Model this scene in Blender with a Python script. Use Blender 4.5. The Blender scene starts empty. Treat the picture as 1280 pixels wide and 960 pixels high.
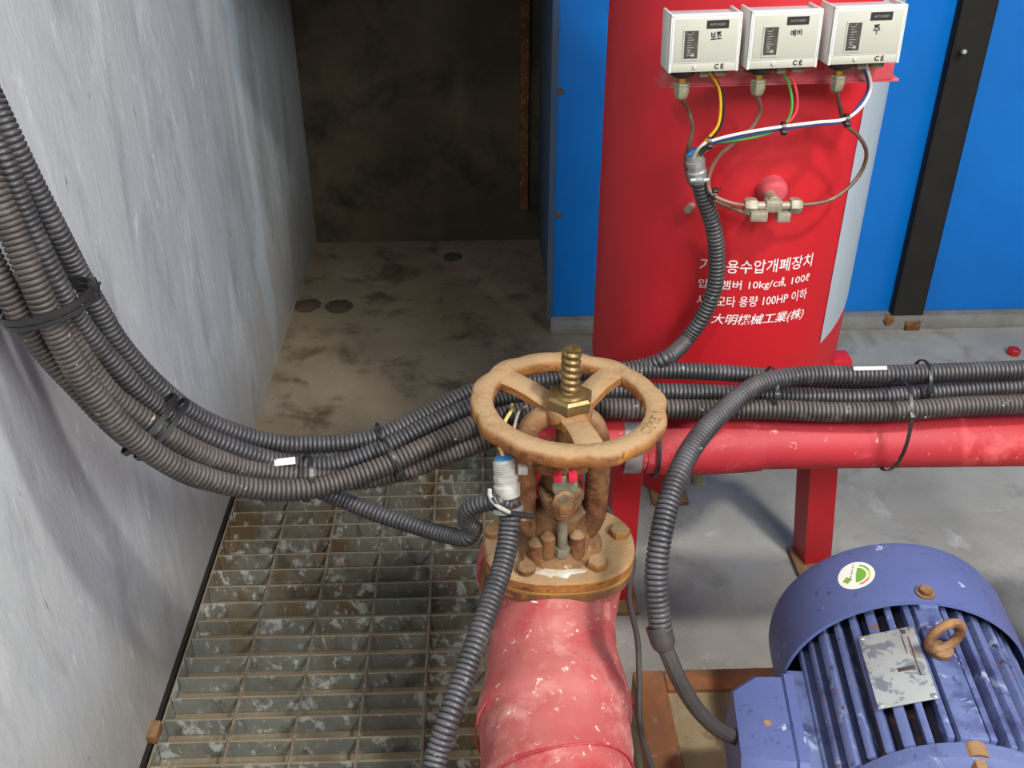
import bpy, bmesh, math, random
from mathutils import Vector, Matrix, Euler
random.seed(7)
PI = math.pi
scene = bpy.context.scene
C = scene.collection

# ---------------------------------------------------------------- camera
H = 1.40
PITCH = math.radians(31.4)
YAW = math.radians(1.98)
FPX = 1235.0
cam_d = bpy.data.cameras.new('camera'); cam_d.sensor_width = 36; cam_d.lens = 36 * FPX / 1280
cam_d.clip_start = 0.02
cam = bpy.data.objects.new('camera', cam_d); C.objects.link(cam)
cam.location = (0, 0, H); cam.rotation_euler = (PI / 2 - PITCH, 0, -YAW)
scene.camera = cam
scene.view_settings.view_transform = 'Standard'
scene.view_settings.look = 'None'
scene.view_settings.gamma = 1
scene.view_settings.use_curve_mapping = False
scene.view_settings.exposure = -0.50

w = bpy.data.worlds.new('world'); scene.world = w; w.use_nodes = True
w.node_tree.nodes['Background'].inputs[0].default_value = (0.9, 0.95, 1, 1)
w.node_tree.nodes['Background'].inputs[1].default_value = 0.05

def area(name, loc, target, sx, sy, power, col):
    l = bpy.data.lights.new(name, 'AREA'); l.shape = 'RECTANGLE'; l.size = sx; l.size_y = sy
    l.energy = power; l.color = col
    o = bpy.data.objects.new(name, l); C.objects.link(o); o.location = loc
    o.rotation_euler = (Vector(target) - Vector(loc)).to_track_quat('-Z', 'Y').to_euler()
    return o
LAMP_A = (0.95, 0.30, 2.50)
LAMP_B = (-0.46, -0.05, 2.15)
area('lamp_light_a', LAMP_A, (LAMP_A[0]-0.2, LAMP_A[1]+0.25, 0), 0.16, 0.16, 52, (1.0, 0.96, 0.90))
area('lamp_light_b', LAMP_B, (0.0, 0.8, 0.4), 0.14, 0.14, 15, (0.98, 0.98, 0.96))
FILL_C = (1.30, -0.85, 2.35)
area('fill_light_c', FILL_C, (-0.2, 1.3, 0.3), 1.1, 0.5, 105, (0.97, 0.98, 1.0))  # added soft fill behind the camera, brightens walls and grating

# ---------------------------------------------------------------- photo-based surveying helpers (real depths)
sp, cp, ss, cs = math.sin(PITCH), math.cos(PITCH), math.sin(YAW), math.cos(YAW)
FW = Vector((ss * cp, cs * cp, -sp)); RT = Vector((cs, -ss, 0)); UP = Vector((ss * sp, cs * sp, cp))
CO = Vector((0, 0, H))
def ray(px, py): return FW + RT * ((px - 640) / FPX) - UP * ((py - 480) / FPX)
def D(px, py, d): return CO + ray(px, py) * d
def PZ(px, py, z):
    r = ray(px, py); return CO + r * ((z - H) / r.z)
def PY(px, py, y):
    r = ray(px, py); return CO + r * (y / r.y)
def PX(px, py, x):
    r = ray(px, py); return CO + r * (x / r.x)

# ---------------------------------------------------------------- materials
def lin(c):
    out = []
    for v in c[:3]:
        v = v / 255.0
        out.append(v / 12.92 if v <= 0.04045 else ((v + 0.055) / 1.055) ** 2.4)
    return (*out, 1)
def pm(name, c1, c2=None, scale=8, rough=0.6, metal=0.0, spots=(), bump=0.0, bscale=60, stretch=(1, 1, 1), lo=0.35, hi=0.65, spec=0.5, up=None, rvar=0.0, pos=False):
    """two noise-mixed colours + listed wear spots (colour, scale, low, high) + bump; up=(colour, amount): dust settled on upward faces"""
    m = bpy.data.materials.new(name); m.use_nodes = True
    n = m.node_tree.nodes; L = m.node_tree.links
    b = n['Principled BSDF']
    b.inputs['Roughness'].default_value = rough; b.inputs['Metallic'].default_value = metal
    b.inputs['Specular IOR Level'].default_value = spec
    tc = n.new('ShaderNodeTexCoord'); mp = n.new('ShaderNodeMapping')
    mp.inputs['Scale'].default_value = stretch
    if pos:
        gp = n.new('ShaderNodeNewGeometry'); L.new(gp.outputs['Position'], mp.inputs['Vector'])
    else: L.new(tc.outputs['Object'], mp.inputs['Vector'])
    def noise(sc, det=6, vec=None, dist=0.0):
        t = n.new('ShaderNodeTexNoise'); t.inputs['Scale'].default_value = sc; t.inputs['Detail'].default_value = det
        t.inputs['Roughness'].default_value = 0.65; t.inputs['Distortion'].default_value = dist
        L.new(vec or mp.outputs['Vector'], t.inputs['Vector']); return t
    def ramp(src, a, z):
        r = n.new('ShaderNodeMapRange'); r.inputs['From Min'].default_value = a; r.inputs['From Max'].default_value = z
        L.new(src, r.inputs['Value']); return r.outputs['Result']
    def mix(fac, A, B):
        x = n.new('ShaderNodeMix'); x.data_type = 'RGBA'
        L.new(fac, x.inputs['Factor'])
        for s, v in ((x.inputs[6], A), (x.inputs[7], B)):
            if isinstance(v, tuple): s.default_value = v
            else: L.new(v, s)
        return x.outputs[2]
    col = lin(c1)
    if c2: col = mix(ramp(noise(scale).outputs['Fac'], lo, hi), lin(c1), lin(c2))
    for i, s in enumerate(spots):
        v = n.new('ShaderNodeVectorMath'); v.operation = 'ADD'; v.inputs[1].default_value = (3.1 * i + 1.7, 5.3 * i, 2.2 * i)
        L.new(mp.outputs['Vector'], v.inputs[0])
        col = mix(ramp(noise(s[1], 8, v.outputs[0], 0.4).outputs['Fac'], s[2], s[3]), col, lin(s[0]))
    if up:
        g = n.new('ShaderNodeNewGeometry'); sx = n.new('ShaderNodeSeparateXYZ'); L.new(g.outputs['Normal'], sx.inputs[0])
        mu = n.new('ShaderNodeMath'); mu.operation = 'MULTIPLY'; mu.use_clamp = True
        L.new(ramp(sx.outputs['Z'], 0.1, 1.0), mu.inputs[0])
        L.new(ramp(noise(up[2] if len(up) > 2 else 14).outputs['Fac'], 0.62 - up[1], 1.0 - up[1]), mu.inputs[1])
        col = mix(mu.outputs[0], col, lin(up[0]))
    if isinstance(col, tuple): b.inputs['Base Color'].default_value = col
    else: L.new(col, b.inputs['Base Color'])
    if rvar:
        rr = n.new('ShaderNodeMapRange'); rr.inputs['To Min'].default_value = rough - rvar; rr.inputs['To Max'].default_value = rough + rvar
        L.new(noise(scale * 2).outputs['Fac'], rr.inputs['Value']); L.new(rr.outputs['Result'], b.inputs['Roughness'])
    if bump:
        bp = n.new('ShaderNodeBump'); bp.inputs['Strength'].default_value = bump; bp.inputs['Distance'].default_value = 0.003
        L.new(noise(bscale, 8).outputs['Fac'], bp.inputs['Height']); L.new(bp.outputs['Normal'], b.inputs['Normal'])
    return m

M = {}
def wall_mat():
    m = pm('painted_plaster', (184, 189, 192), (198, 202, 203), 5, 0.8, stretch=(1, 1.0, 0.3), bump=0.6, bscale=70,
           spots=(((168, 171, 174), 9, 0.50, 0.66), ((212, 216, 219), 7, 0.54, 0.66), ((212, 216, 218), 40, 0.62, 0.66), ((118, 116, 112), 45, 0.66, 0.72)))
    n = m.node_tree.nodes; L = m.node_tree.links; b = n['Principled BSDF']
    src = b.inputs['Base Color'].links[0].from_socket
    tc = n.new('ShaderNodeTexCoord'); sx = n.new('ShaderNodeSeparateXYZ'); L.new(tc.outputs['Object'], sx.inputs[0])
    nz = n.new('ShaderNodeTexNoise'); nz.inputs['Scale'].default_value = 3.5; L.new(tc.outputs['Object'], nz.inputs['Vector'])
    # a pale vertical run of paint; low brown dirt band raised to paint in shade
    def math_(op, a, v):
        x = n.new('ShaderNodeMath'); x.operation = op
        for s, q in ((x.inputs[0], a), (x.inputs[1], v)):
            if isinstance(q, (int, float)): s.default_value = q
            else: L.new(q, s)
        return x.outputs[0]
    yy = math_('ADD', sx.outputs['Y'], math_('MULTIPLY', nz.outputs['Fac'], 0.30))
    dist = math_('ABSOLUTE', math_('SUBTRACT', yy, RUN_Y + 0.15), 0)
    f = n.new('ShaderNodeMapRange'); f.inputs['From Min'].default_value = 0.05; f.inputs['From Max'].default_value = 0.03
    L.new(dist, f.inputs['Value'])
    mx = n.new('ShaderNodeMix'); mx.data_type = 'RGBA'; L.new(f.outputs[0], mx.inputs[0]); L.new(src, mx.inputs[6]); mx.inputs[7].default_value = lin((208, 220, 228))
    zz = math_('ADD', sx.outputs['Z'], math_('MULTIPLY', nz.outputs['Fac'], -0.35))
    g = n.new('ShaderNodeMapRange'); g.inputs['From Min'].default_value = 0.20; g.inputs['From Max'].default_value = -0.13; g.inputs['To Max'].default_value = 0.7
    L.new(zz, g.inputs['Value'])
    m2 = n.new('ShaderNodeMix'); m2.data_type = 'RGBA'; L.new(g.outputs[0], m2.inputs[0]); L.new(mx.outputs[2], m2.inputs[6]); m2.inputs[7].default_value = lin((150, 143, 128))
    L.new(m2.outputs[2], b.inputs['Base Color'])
    return m
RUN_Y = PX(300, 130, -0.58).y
M['wall'] = wall_mat()
M['back'] = pm('dark_brown_concrete', (72, 65, 48), (92, 83, 64), 3, 0.9, bump=0.3, bscale=30, spots=(((52, 48, 38), 4, 0.5, 0.65),))  # mottled dark brown for the back wall and floor clods
M['floor'] = pm('floor_concrete', (158, 155, 146), (176, 174, 166), 4, 0.85, bump=0.3, bscale=120, spots=(((140, 135, 124), 6, 0.52, 0.68), ((96, 90, 80), 60, 0.70, 0.74), ((196, 195, 190), 9, 0.62, 0.72)))
M['floorshade'] = pm('shaded_brown_concrete', (136, 121, 98), (152, 137, 114), 5, 0.9, bump=0.3, bscale=60, spots=(((92, 80, 62), 7, 0.5, 0.66), ((158, 150, 134), 4, 0.56, 0.72), ((72, 66, 52), 10, 0.68, 0.73)))  # back floor browned to paint in shade the lamps do not cast
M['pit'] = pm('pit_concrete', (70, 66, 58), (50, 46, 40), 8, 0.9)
M['galv'] = pm('galvanised_bar', (122, 126, 116), (138, 138, 126), 12, 0.75, 0.0, stretch=(1, .6, .6), bump=0.3, bscale=200, pos=True,
               spots=(((118, 98, 70), 5, 0.47, 0.60), ((196, 200, 194), 30, 0.55, 0.62), ((92, 92, 80), 22, 0.55, 0.66), ((186, 190, 182), 60, 0.60, 0.66)), up=((142, 128, 104), 0.5, 60))
M['rod'] = pm('rusty_rod', (140, 130, 110), (112, 94, 70), 30, 0.8, bump=0.3, bscale=200, spots=(((180, 174, 158), 25, 0.56, 0.66),))
M['blue'] = pm('blue_paint', (4, 130, 230), (8, 120, 216), 3, 0.38, spots=(((60, 110, 165), 30, 0.72, 0.78),), bump=0.05, bscale=8)
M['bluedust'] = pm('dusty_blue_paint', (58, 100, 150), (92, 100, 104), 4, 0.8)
M['grey'] = pm('grey_frame_paint', (150, 152, 148), (124, 122, 112), 9, 0.7, spots=(((110, 84, 56), 18, 0.66, 0.74),))
M['black'] = pm('black_steel', (26, 24, 21), (36, 32, 26), 12, 0.75, spots=(((88, 58, 34), 40, 0.68, 0.75),))
M['rust'] = pm('rust', (112, 74, 44), (138, 96, 60), 18, 0.9, bump=1.0, bscale=90, spots=(((100, 58, 32), 26, 0.50, 0.62), ((168, 108, 48), 24, 0.57, 0.66), ((90, 58, 38), 80, 0.58, 0.64), ((186, 170, 150), 50, 0.63, 0.67)), up=((152, 122, 88), 0.40, 30))
M['wheel'] = pm('dusty_rusty_iron', (158, 106, 52), (132, 80, 36), 14, 0.9, bump=1.0, bscale=80, spots=(((178, 118, 48), 22, 0.52, 0.62), ((104, 60, 28), 40, 0.55, 0.64)), up=((166, 138, 102), 0.50, 26))
M['brass'] = pm('tarnished_brass', (150, 126, 84), (112, 92, 58), 30, 0.42, 0.75, bump=0.2, bscale=120, spots=(((70, 58, 40), 40, 0.6, 0.7),))
M['brass2'] = pm('bright_brass', (196, 156, 64), (170, 130, 50), 30, 0.35, 0.8)
M['red'] = pm('red_tank_paint', (184, 16, 28), (176, 22, 34), 3, 0.52, bump=0.04, bscale=12, spots=(((206, 60, 64), 60, 0.72, 0.78),))
M['redpipe'] = pm('red_pipe_paint', (180, 42, 50), (168, 42, 50), 8, 0.6, bump=0.15, bscale=40, spots=(((214, 88, 92), 14, 0.54, 0.70), ((230, 150, 148), 70, 0.64, 0.70)))
M['wrap'] = pm('worn_red_wrap', (172, 78, 76), (180, 102, 98), 6, 0.65, bump=0.35, bscale=35, spots=(((176, 50, 56), 8, 0.52, 0.66), ((196, 132, 124), 18, 0.52, 0.66), ((242, 230, 224), 22, 0.655, 0.675), ((232, 196, 188), 80, 0.62, 0.68), ((160, 64, 60), 60, 0.64, 0.70)), rvar=0.15)
M['redleg'] = pm('red_leg_paint', (186, 26, 34), (170, 30, 36), 8, 0.45, spots=(((150, 96, 60), 30, 0.66, 0.72),))
M['peel'] = pm('grey_bare_strip', (148, 162, 174), (168, 176, 182), 7, 0.5, stretch=(1, 1, 0.2), spots=(((110, 116, 124), 24, 0.62, 0.7),))
M['conduit'] = pm('black_conduit', (42, 42, 44), (54, 53, 55), 12, 0.42, spots=(((88, 84, 80), 26, 0.55, 0.70), ((190, 190, 190), 60, 0.66, 0.70)), up=((96, 94, 98), 0.36, 18), rvar=0.1)
M['conduit2'] = pm('dusty_conduit', (50, 47, 45), (62, 58, 55), 14, 0.55, spots=(((98, 90, 83), 30, 0.53, 0.68), ((200, 196, 190), 60, 0.65, 0.69)), up=((104, 97, 92), 0.40, 18))
M['rubber'] = pm('black_rubber', (48, 46, 46), (68, 64, 60), 12, 0.6)
M['tie'] = pm('black_tie', (30, 30, 32), (44, 44, 46), 20, 0.35)
M['white'] = pm('white_plastic', (206, 208, 206), (198, 198, 190), 10, 0.45, spots=(((176, 170, 156), 30, 0.66, 0.76),))
M['cream'] = pm('grey_cover', (172, 172, 160), (164, 164, 150), 8, 0.5, spots=(((150, 144, 128), 16, 0.66, 0.76),))
M['boxtop'] = pm('grey_metal_top', (168, 172, 182), (182, 186, 194), 12, 0.45, spots=(((80, 70, 64), 60, 0.72, 0.75),))
M['dirtgrey'] = pm('dirty_grey_metal', (128, 126, 104), (98, 94, 78), 40, 0.7, spots=(((150, 140, 90), 60, 0.58, 0.68),))
M['pinkred'] = pm('worn_red_bracket', (196, 78, 88), (176, 62, 68), 20, 0.6, spots=(((150, 132, 122), 26, 0.54, 0.66),))
M['dark'] = pm('dark_inside', (44, 42, 38), (70, 66, 58), 120, 0.5, spots=(((120, 112, 98), 160, 0.6, 0.66),))
M['ink'] = pm('black_ink', (22, 22, 24))
M['wprint'] = pm('white_print', (232, 214, 212), None, rough=0.6)
M['gprint'] = pm('grey_print', (150, 146, 140), None, rough=0.6)
M['capil'] = pm('brown_capillary', (86, 66, 54), (110, 86, 70), 30, 0.5, 0.2, spots=(((150, 112, 92), 40, 0.6, 0.7),))
M['capil2'] = pm('coppery_capillary', (146, 106, 92), (120, 90, 78), 30, 0.5, 0.2)
M['fitting'] = pm('dull_nickel', (164, 156, 138), (136, 128, 112), 50, 0.5, 0.3, bump=0.2, bscale=200)
M['zinc'] = pm('zinc_fitting', (186, 188, 190), (150, 152, 154), 40, 0.35, 0.6)
M['whitemetal'] = pm('whitish_metal', (196, 194, 186), (160, 158, 150), 40, 0.5, 0.2, spots=(((90, 86, 80), 50, 0.62, 0.7),))
M['yellow'] = pm('yellow_wire', (226, 176, 20)); M['green'] = pm('green_wire', (62, 150, 60)); M['pink'] = pm('red_wire', (214, 62, 76))
M['wirewhite'] = pm('white_wire', (222, 214, 210)); M['wireblue'] = pm('blue_wire', (30, 62, 130)); M['wireblack'] = pm('black_wire', (30, 30, 34))
M['paleyellow'] = pm('pale_yellow_wire', (232, 214, 130)); M['bluecap'] = pm('blue_insert', (60, 130, 190))
M['motor'] = pm('chipped_blue_paint', (86, 98, 142), (98, 110, 152), 9, 0.5, bump=0.3, bscale=60, spots=(((64, 70, 112), 9, 0.52, 0.62), ((140, 152, 182), 30, 0.59, 0.66), ((134, 86, 52), 22, 0.62, 0.65), ((60, 58, 76), 60, 0.60, 0.66)), spec=0.35)
M['motorcore'] = pm('grimy_motor_core', (52, 54, 84), (66, 56, 52), 12, 0.85, spots=(((138, 84, 48), 14, 0.54, 0.62),))
M['cowl'] = pm('smooth_blue_paint', (82, 94, 142), (90, 102, 150), 5, 0.45, bump=0.05, spots=(((66, 70, 108), 90, 0.60, 0.68), ((170, 180, 205), 30, 0.65, 0.68)), spec=0.4)
M['plate'] = pm('worn_tin_plate', (176, 182, 182), (164, 168, 166), 9, 0.45, 0.3, spots=(((124, 132, 142), 46, 0.53, 0.57), ((80, 84, 110), 110, 0.63, 0.66)))
M['base'] = pm('rusty_base_steel', (154, 100, 62), (120, 92, 66), 12, 0.8, bump=0.3, spots=(((178, 108, 70), 9, 0.52, 0.66), ((160, 150, 130), 20, 0.6, 0.7)))
M['grout'] = pm('yellowish_grout', (170, 150, 112), (140, 124, 94), 7, 0.85, bump=0.3, spots=(((190, 180, 150), 9, 0.56, 0.7), ((104, 88, 62), 14, 0.62, 0.7)))
M['paper'] = pm('white_paper', (228, 226, 216)); M['sgreen'] = pm('sticker_green', (108, 160, 60)); M['syel'] = pm('sticker_yellow', (206, 198, 60)); M['sred'] = pm('sticker_red', (214, 104, 90)); M['solive'] = pm('sticker_olive', (130, 160, 66))
M['gasket'] = pm('yellow_gasket', (190, 140, 62), (160, 112, 44), 30, 0.8)
M['whitepaint'] = pm('white_paint_splash', (206, 208, 206), (178, 160, 130), 30, 0.7)
M['redcap'] = pm('red_plastic', (222, 40, 66))
M['ceil'] = pm('ceiling_plaster', (178, 178, 172), (160, 160, 154), 3, 0.9)
lamp = bpy.data.materials.new('lamp_diffuser'); lamp.use_nodes = True
lamp.node_tree.nodes['Principled BSDF'].inputs['Emission Color'].default_value = (1, 0.97, 0.92, 1)
lamp.node_tree.nodes['Principled BSDF'].inputs['Emission Strength'].default_value = 3
M['lamp'] = lamp

# ---------------------------------------------------------------- object helpers
def link(name, me, mat, parent=None, smooth=True, sharp=35):
    o = bpy.data.objects.new(name, me); C.objects.link(o)
    if mat and not me.materials: me.materials.append(M[mat] if isinstance(mat, str) else mat)
    if smooth:
        me.polygons.foreach_set('use_smooth', [True] * len(me.polygons))
        me.set_sharp_from_angle(angle=math.radians(sharp))
    if parent:
        o.parent = parent
    return o
def bmo(name, bm, mat, parent=None, smooth=True, world=True, sharp=35):
    """bm coordinates are world coordinates (world=True) or the parent's local ones"""
    bmesh.ops.recalc_face_normals(bm, faces=bm.faces)
    if world and parent is not None:
        bm.transform(wm(parent).inverted())
    off = None
    if parent is None:
        zs = [v.co for v in bm.verts]
        c = Vector(((min(v.x for v in zs) + max(v.x for v in zs)) / 2, (min(v.y for v in zs) + max(v.y for v in zs)) / 2, min(v.z for v in zs)))
        bm.transform(Matrix.Translation(-c)); off = c
    me = bpy.data.meshes.new(name); bm.to_mesh(me); bm.free()
    o = link(name, me, mat, parent, smooth, sharp)
    if off is not None: o.location = off
    return o
def wm(o):
    m = Matrix.LocRotScale(o.location, o.rotation_euler, o.scale)
    return wm(o.parent) @ m if o.parent else m
def tag(o, label=None, cat=None, group=None, kind=None):
    if label: o['label'] = label
    if cat: o['category'] = cat
    if group: o['group'] = group
    if kind: o['kind'] = kind
    return o
def empty(name, loc, rz=0, **k):
    o = bpy.data.objects.new(name, None); C.objects.link(o); o.empty_display_size = 0.05
    o.location = loc; o.rotation_euler = (0, 0, rz); tag(o, **k); return o
def box(bm, x0, x1, y0, y1, z0, z1, bev=0.0, mtx=None, seg=2):
    r = bmesh.ops.create_cube(bm, size=1)
    vs = r['verts']
    bmesh.ops.transform(bm, matrix=Matrix.Translation(((x0 + x1) / 2, (y0 + y1) / 2, (z0 + z1) / 2)) @ Matrix.Diagonal((abs(x1 - x0), abs(y1 - y0), abs(z1 - z0), 1)), verts=vs)
    if bev:
        es = list({e for v in vs for e in v.link_edges})
        rb = bmesh.ops.bevel(bm, geom=es, offset=bev, segments=seg, affect='EDGES', profile=0.5)
        vs = list({v for f in rb['faces'] for v in f.verts} | {v for v in vs if v.is_valid})
    if mtx: bmesh.ops.transform(bm, matrix=mtx, verts=vs)
    return vs
def B(): return bmesh.new()
def bx(x0, x1, y0, y1, z0, z1, bev=0.0, mtx=None, seg=2):
    bm = B(); box(bm, x0, x1, y0, y1, z0, z1, bev, mtx, seg); return bm
def frame_z(d):
    """matrix rotating +Z onto direction d"""
    return Vector(d).normalized().to_track_quat('Z', 'Y').to_matrix().to_4x4()
def lathe(bm, prof, loc, d=(0, 0, 1), n=32, rfun=None, cap=True):
    T = Matrix.Translation(loc) @ frame_z(d)
    rings = []
    for (r, z) in prof:
        ring = []
        for i in range(n):
            a = 2 * PI * i / n
            rr = rfun(r, z, a) if rfun else r
            ring.append(bm.verts.new(T @ Vector((rr * math.cos(a), rr * math.sin(a), z))))
        rings.append(ring)
    for a, b in zip(rings, rings[1:]):
        for i in range(n):
            bm.faces.new((a[i], a[(i + 1) % n], b[(i + 1) % n], b[i]))
    if cap:
        for r in (rings[0], rings[-1]): bm.faces.new(r)
    return rings
def cyl(bm, loc, r, h, d=(0, 0, 1), n=24, bev=0.0):
    p = [(r, 0), (r, h)] if not bev else [(r - bev, 0), (r, bev), (r, h - bev), (r - bev, h)]
    lathe(bm, p, loc, d, n)
def hexnut(bm, loc, r, h, d=(0, 0, 1), rot=0.0):
    n = 6; T = Matrix.Translation(loc) @ frame_z(d) @ Matrix.Rotation(rot, 4, 'Z')
    rings = []
    for (k, z) in ((1, 0), (1, h * 0.8), (0.88, h)):
        rings.append([bm.verts.new(T @ Vector((r * k * math.cos(i * PI / 3), r * k * math.sin(i * PI / 3), z))) for i in range(6)])
    for a, b in zip(rings, rings[1:]):
        for i in range(6): bm.faces.new((a[i], a[(i + 1) % 6], b[(i + 1) % 6], b[i]))
    bm.faces.new(rings[0]); bm.faces.new(rings[-1])
def spline(pts, step):
    """Catmull-Rom through pts (Vectors), resampled at equal arc steps"""
    P = [Vector(p) for p in pts]
    P = [P[0] * 2 - P[1]] + P + [P[-1] * 2 - P[-2]]
    dense = []
    for i in range(1, len(P) - 2):
        p0, p1, p2, p3 = P[i - 1], P[i], P[i + 1], P[i + 2]
        t1 = (p1 - p0).length ** 0.5 or 1e-4; t2 = t1 + ((p2 - p1).length ** 0.5 or 1e-4); t3 = t2 + ((p3 - p2).length ** 0.5 or 1e-4)
        for k in range(24):
            t = t1 + (t2 - t1) * k / 24
            A1 = p0 * ((t1 - t) / t1) + p1 * (t / t1); A2 = p1 * ((t2 - t) / (t2 - t1)) + p2 * ((t - t1) / (t2 - t1)); A3 = p2 * ((t3 - t) / (t3 - t2)) + p3 * ((t - t2) / (t3 - t2))
            B1 = A1 * ((t2 - t) / t2) + A2 * (t / t2); B2 = A2 * ((t3 - t) / (t3 - t1)) + A3 * ((t - t1) / (t3 - t1))
            dense.append(B1 * ((t2 - t) / (t2 - t1)) + B2 * ((t - t1) / (t2 - t1)))
    dense.append(P[-2])
    out = [dense[0]]; acc = 0.0
    L = sum((b - a).length for a, b in zip(dense, dense[1:]))
    n = max(2, int(round(L / step))); st = L / n; want = st
    for a, b in zip(dense, dense[1:]):
        d = (b - a).length
        while d > 1e-9 and acc + d >= want - 1e-9 and len(out) < n:
            out.append(a.lerp(b, (want - acc) / d)); want += st
        acc += d
    out.append(dense[-1])
    return out
def sweep(bm, pts, rfun, n=12, sect=None, up0=None, closed=False, cap=True):
    """rfun(i, count) -> radius; sect: unit cross-section list of (x, y)"""
    N = len(pts)
    sect = sect or [(math.cos(2 * PI * k / n), math.sin(2 * PI * k / n)) for k in range(n)]
    T = [(pts[(i + 1) % N if closed else min(i + 1, N - 1)] - pts[(i - 1) % N if closed else max(i - 1, 0)]).normalized() for i in range(N)]
    u = Vector(up0) if up0 else (Vector((0, 0, 1)) if abs(T[0].z) < 0.9 else Vector((0, 1, 0)))
    rings = []
    for i in range(N):
        t = T[i]; u = (Vector(up0) if up0 else u); u = (u - t * u.dot(t)).normalized(); v = t.cross(u)
        r = rfun(i, N) if callable(rfun) else rfun
        if not isinstance(r, tuple): r = (r, r)
        rings.append([bm.verts.new(pts[i] + v * (x * r[0]) + u * (y * r[1])) for x, y in sect])
    m = len(sect)
    for i in range(N if closed else N - 1):
        a, b = rings[i], rings[(i + 1) % N]
        for k in range(m): bm.faces.new((a[k], a[(k + 1) % m], b[(k + 1) % m], b[k]))
    if cap and not closed:
        bm.faces.new(rings[0]); bm.faces.new(rings[-1])
    return rings
RECT = [(-1, -.7), (-.8, -1), (.8, -1), (1, -.7), (1, .7), (.8, 1), (-.8, 1), (-1, .7)]
def tube(name, pts, r, mat, parent=None, step=0.008, n=10, **k):
    bm = B(); sweep(bm, spline(pts, step), r, n); o = bmo(name, bm, mat, parent); tag(o, **k); return o
PITCHC = 0.0063
def corrugated(name, pts, r, mat='conduit', parent=None, **k):
    bm = B(); P = spline(pts, PITCHC / 6)
    prof = (0.80, 0.965, 0.995, 1.0, 0.995, 0.965)
    sweep(bm, P, lambda i, n: r * prof[i % 6], 14)
    o = bmo(name, bm, mat, parent, sharp=60); tag(o, **k); return o
def text_mesh(s, size, bold=0.0, italic=0.0):
    c = bpy.data.curves.new('txt', 'FONT'); c.body = s; c.size = size; c.offset = bold * size; c.shear = italic
    c.align_x = 'LEFT'; c.resolution_u = 2
    o = bpy.data.objects.new('txt', c); C.objects.link(o)
    dg = bpy.context.evaluated_depsgraph_get(); dg.update()
    me = bpy.data.meshes.new_from_object(o.evaluated_get(dg))
    bpy.data.objects.remove(o); bpy.data.curves.remove(c)
    me.materials.clear()
    return me
def flat_text(name, s, mat, parent, mtx, width=None, height=None, bold=0.0, italic=0.0):
    """text in its local xy plane placed by mtx (parent-local); width/height: fitted size; thin solid"""
    me = text_mesh(s, 0.01, bold, italic)
    xs = [v.co.x for v in me.vertices]; ys = [v.co.y for v in me.vertices]
    sx = width / (max(xs) - min(xs)) if width else 1
    sy = height / (max(ys) - min(ys)) if height else sx
    x0, y0 = min(xs), min(ys)
    for v in me.vertices: v.co = mtx @ Vector(((v.co.x - x0) * sx, (v.co.y - y0) * sy, 0))
    o = link(name, me, mat, parent, smooth=False)
    return o

# ---------------------------------------------------------------- room shell
WX = -0.58          # left wall face
BY = 3.28           # back wall face
GX1, GY0, GY1 = 0.06, 0.45, 2.03    # grating pit
bm = B()
box(bm, GX1, 3.2, -1.6, GY1, -0.3, 0.0); box(bm, .36, 3.2, GY1, BY, -0.3, 0.0); box(bm, WX, GX1, -1.6, GY0, -0.3, 0.0)
floor = bmo('floor', bm, 'floor', smooth=False); tag(floor, kind='structure')
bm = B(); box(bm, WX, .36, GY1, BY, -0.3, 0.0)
o = bmo('floor', bm, 'floorshade', smooth=False); tag(o, kind='structure')
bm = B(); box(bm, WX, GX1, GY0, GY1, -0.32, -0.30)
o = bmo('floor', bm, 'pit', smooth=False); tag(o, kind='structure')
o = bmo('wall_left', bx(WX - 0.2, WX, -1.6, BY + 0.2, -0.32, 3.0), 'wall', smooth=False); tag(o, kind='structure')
o.data.transform(Matrix.Translation(o.location)); o.location = (0, 0, 0)
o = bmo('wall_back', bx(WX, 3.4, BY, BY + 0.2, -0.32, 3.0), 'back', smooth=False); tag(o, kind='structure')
o = bmo('wall_right', bx(3.2, 3.4, -1.6, BY, -0.32, 3.0), 'ceil', smooth=False); tag(o, kind='structure')
o = bmo('wall_front', bx(WX, 3.4, -1.8, -1.6, -0.32, 3.0), 'ceil', smooth=False); tag(o, kind='structure')
o = bmo('ceiling', bx(WX - 0.2, 3.4, -1.8, BY + 0.2, 3.0, 3.2), 'ceil', smooth=False); tag(o, kind='structure')
# dark caulked joint and wall-side angle along the foot of the left wall
o = bmo('baseboard_left', bx(WX, WX + 0.007, -1.0, GY1, 0.0, 0.006), 'black', smooth=False); tag(o, kind='structure')
# deep duct added overhead to shade the back wall (outside the frame)
blocker = empty('light_blocker', (0.05, 2.2, 1.22), label='unseen added grey duct crossing under the ceiling above the back of the aisle', cat='blocker')
bmo('blocker_body', bx(-0.2, 0.30, 1.9, 2.5, 1.22, 1.75, 0.01), 'grey', blocker)
for x in (-0.15, 0.25):
    bmo('hanger_rod', bx(x - .005, x + .005, 2.195, 2.205, 1.75, 3.0), 'galv', blocker)
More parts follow.
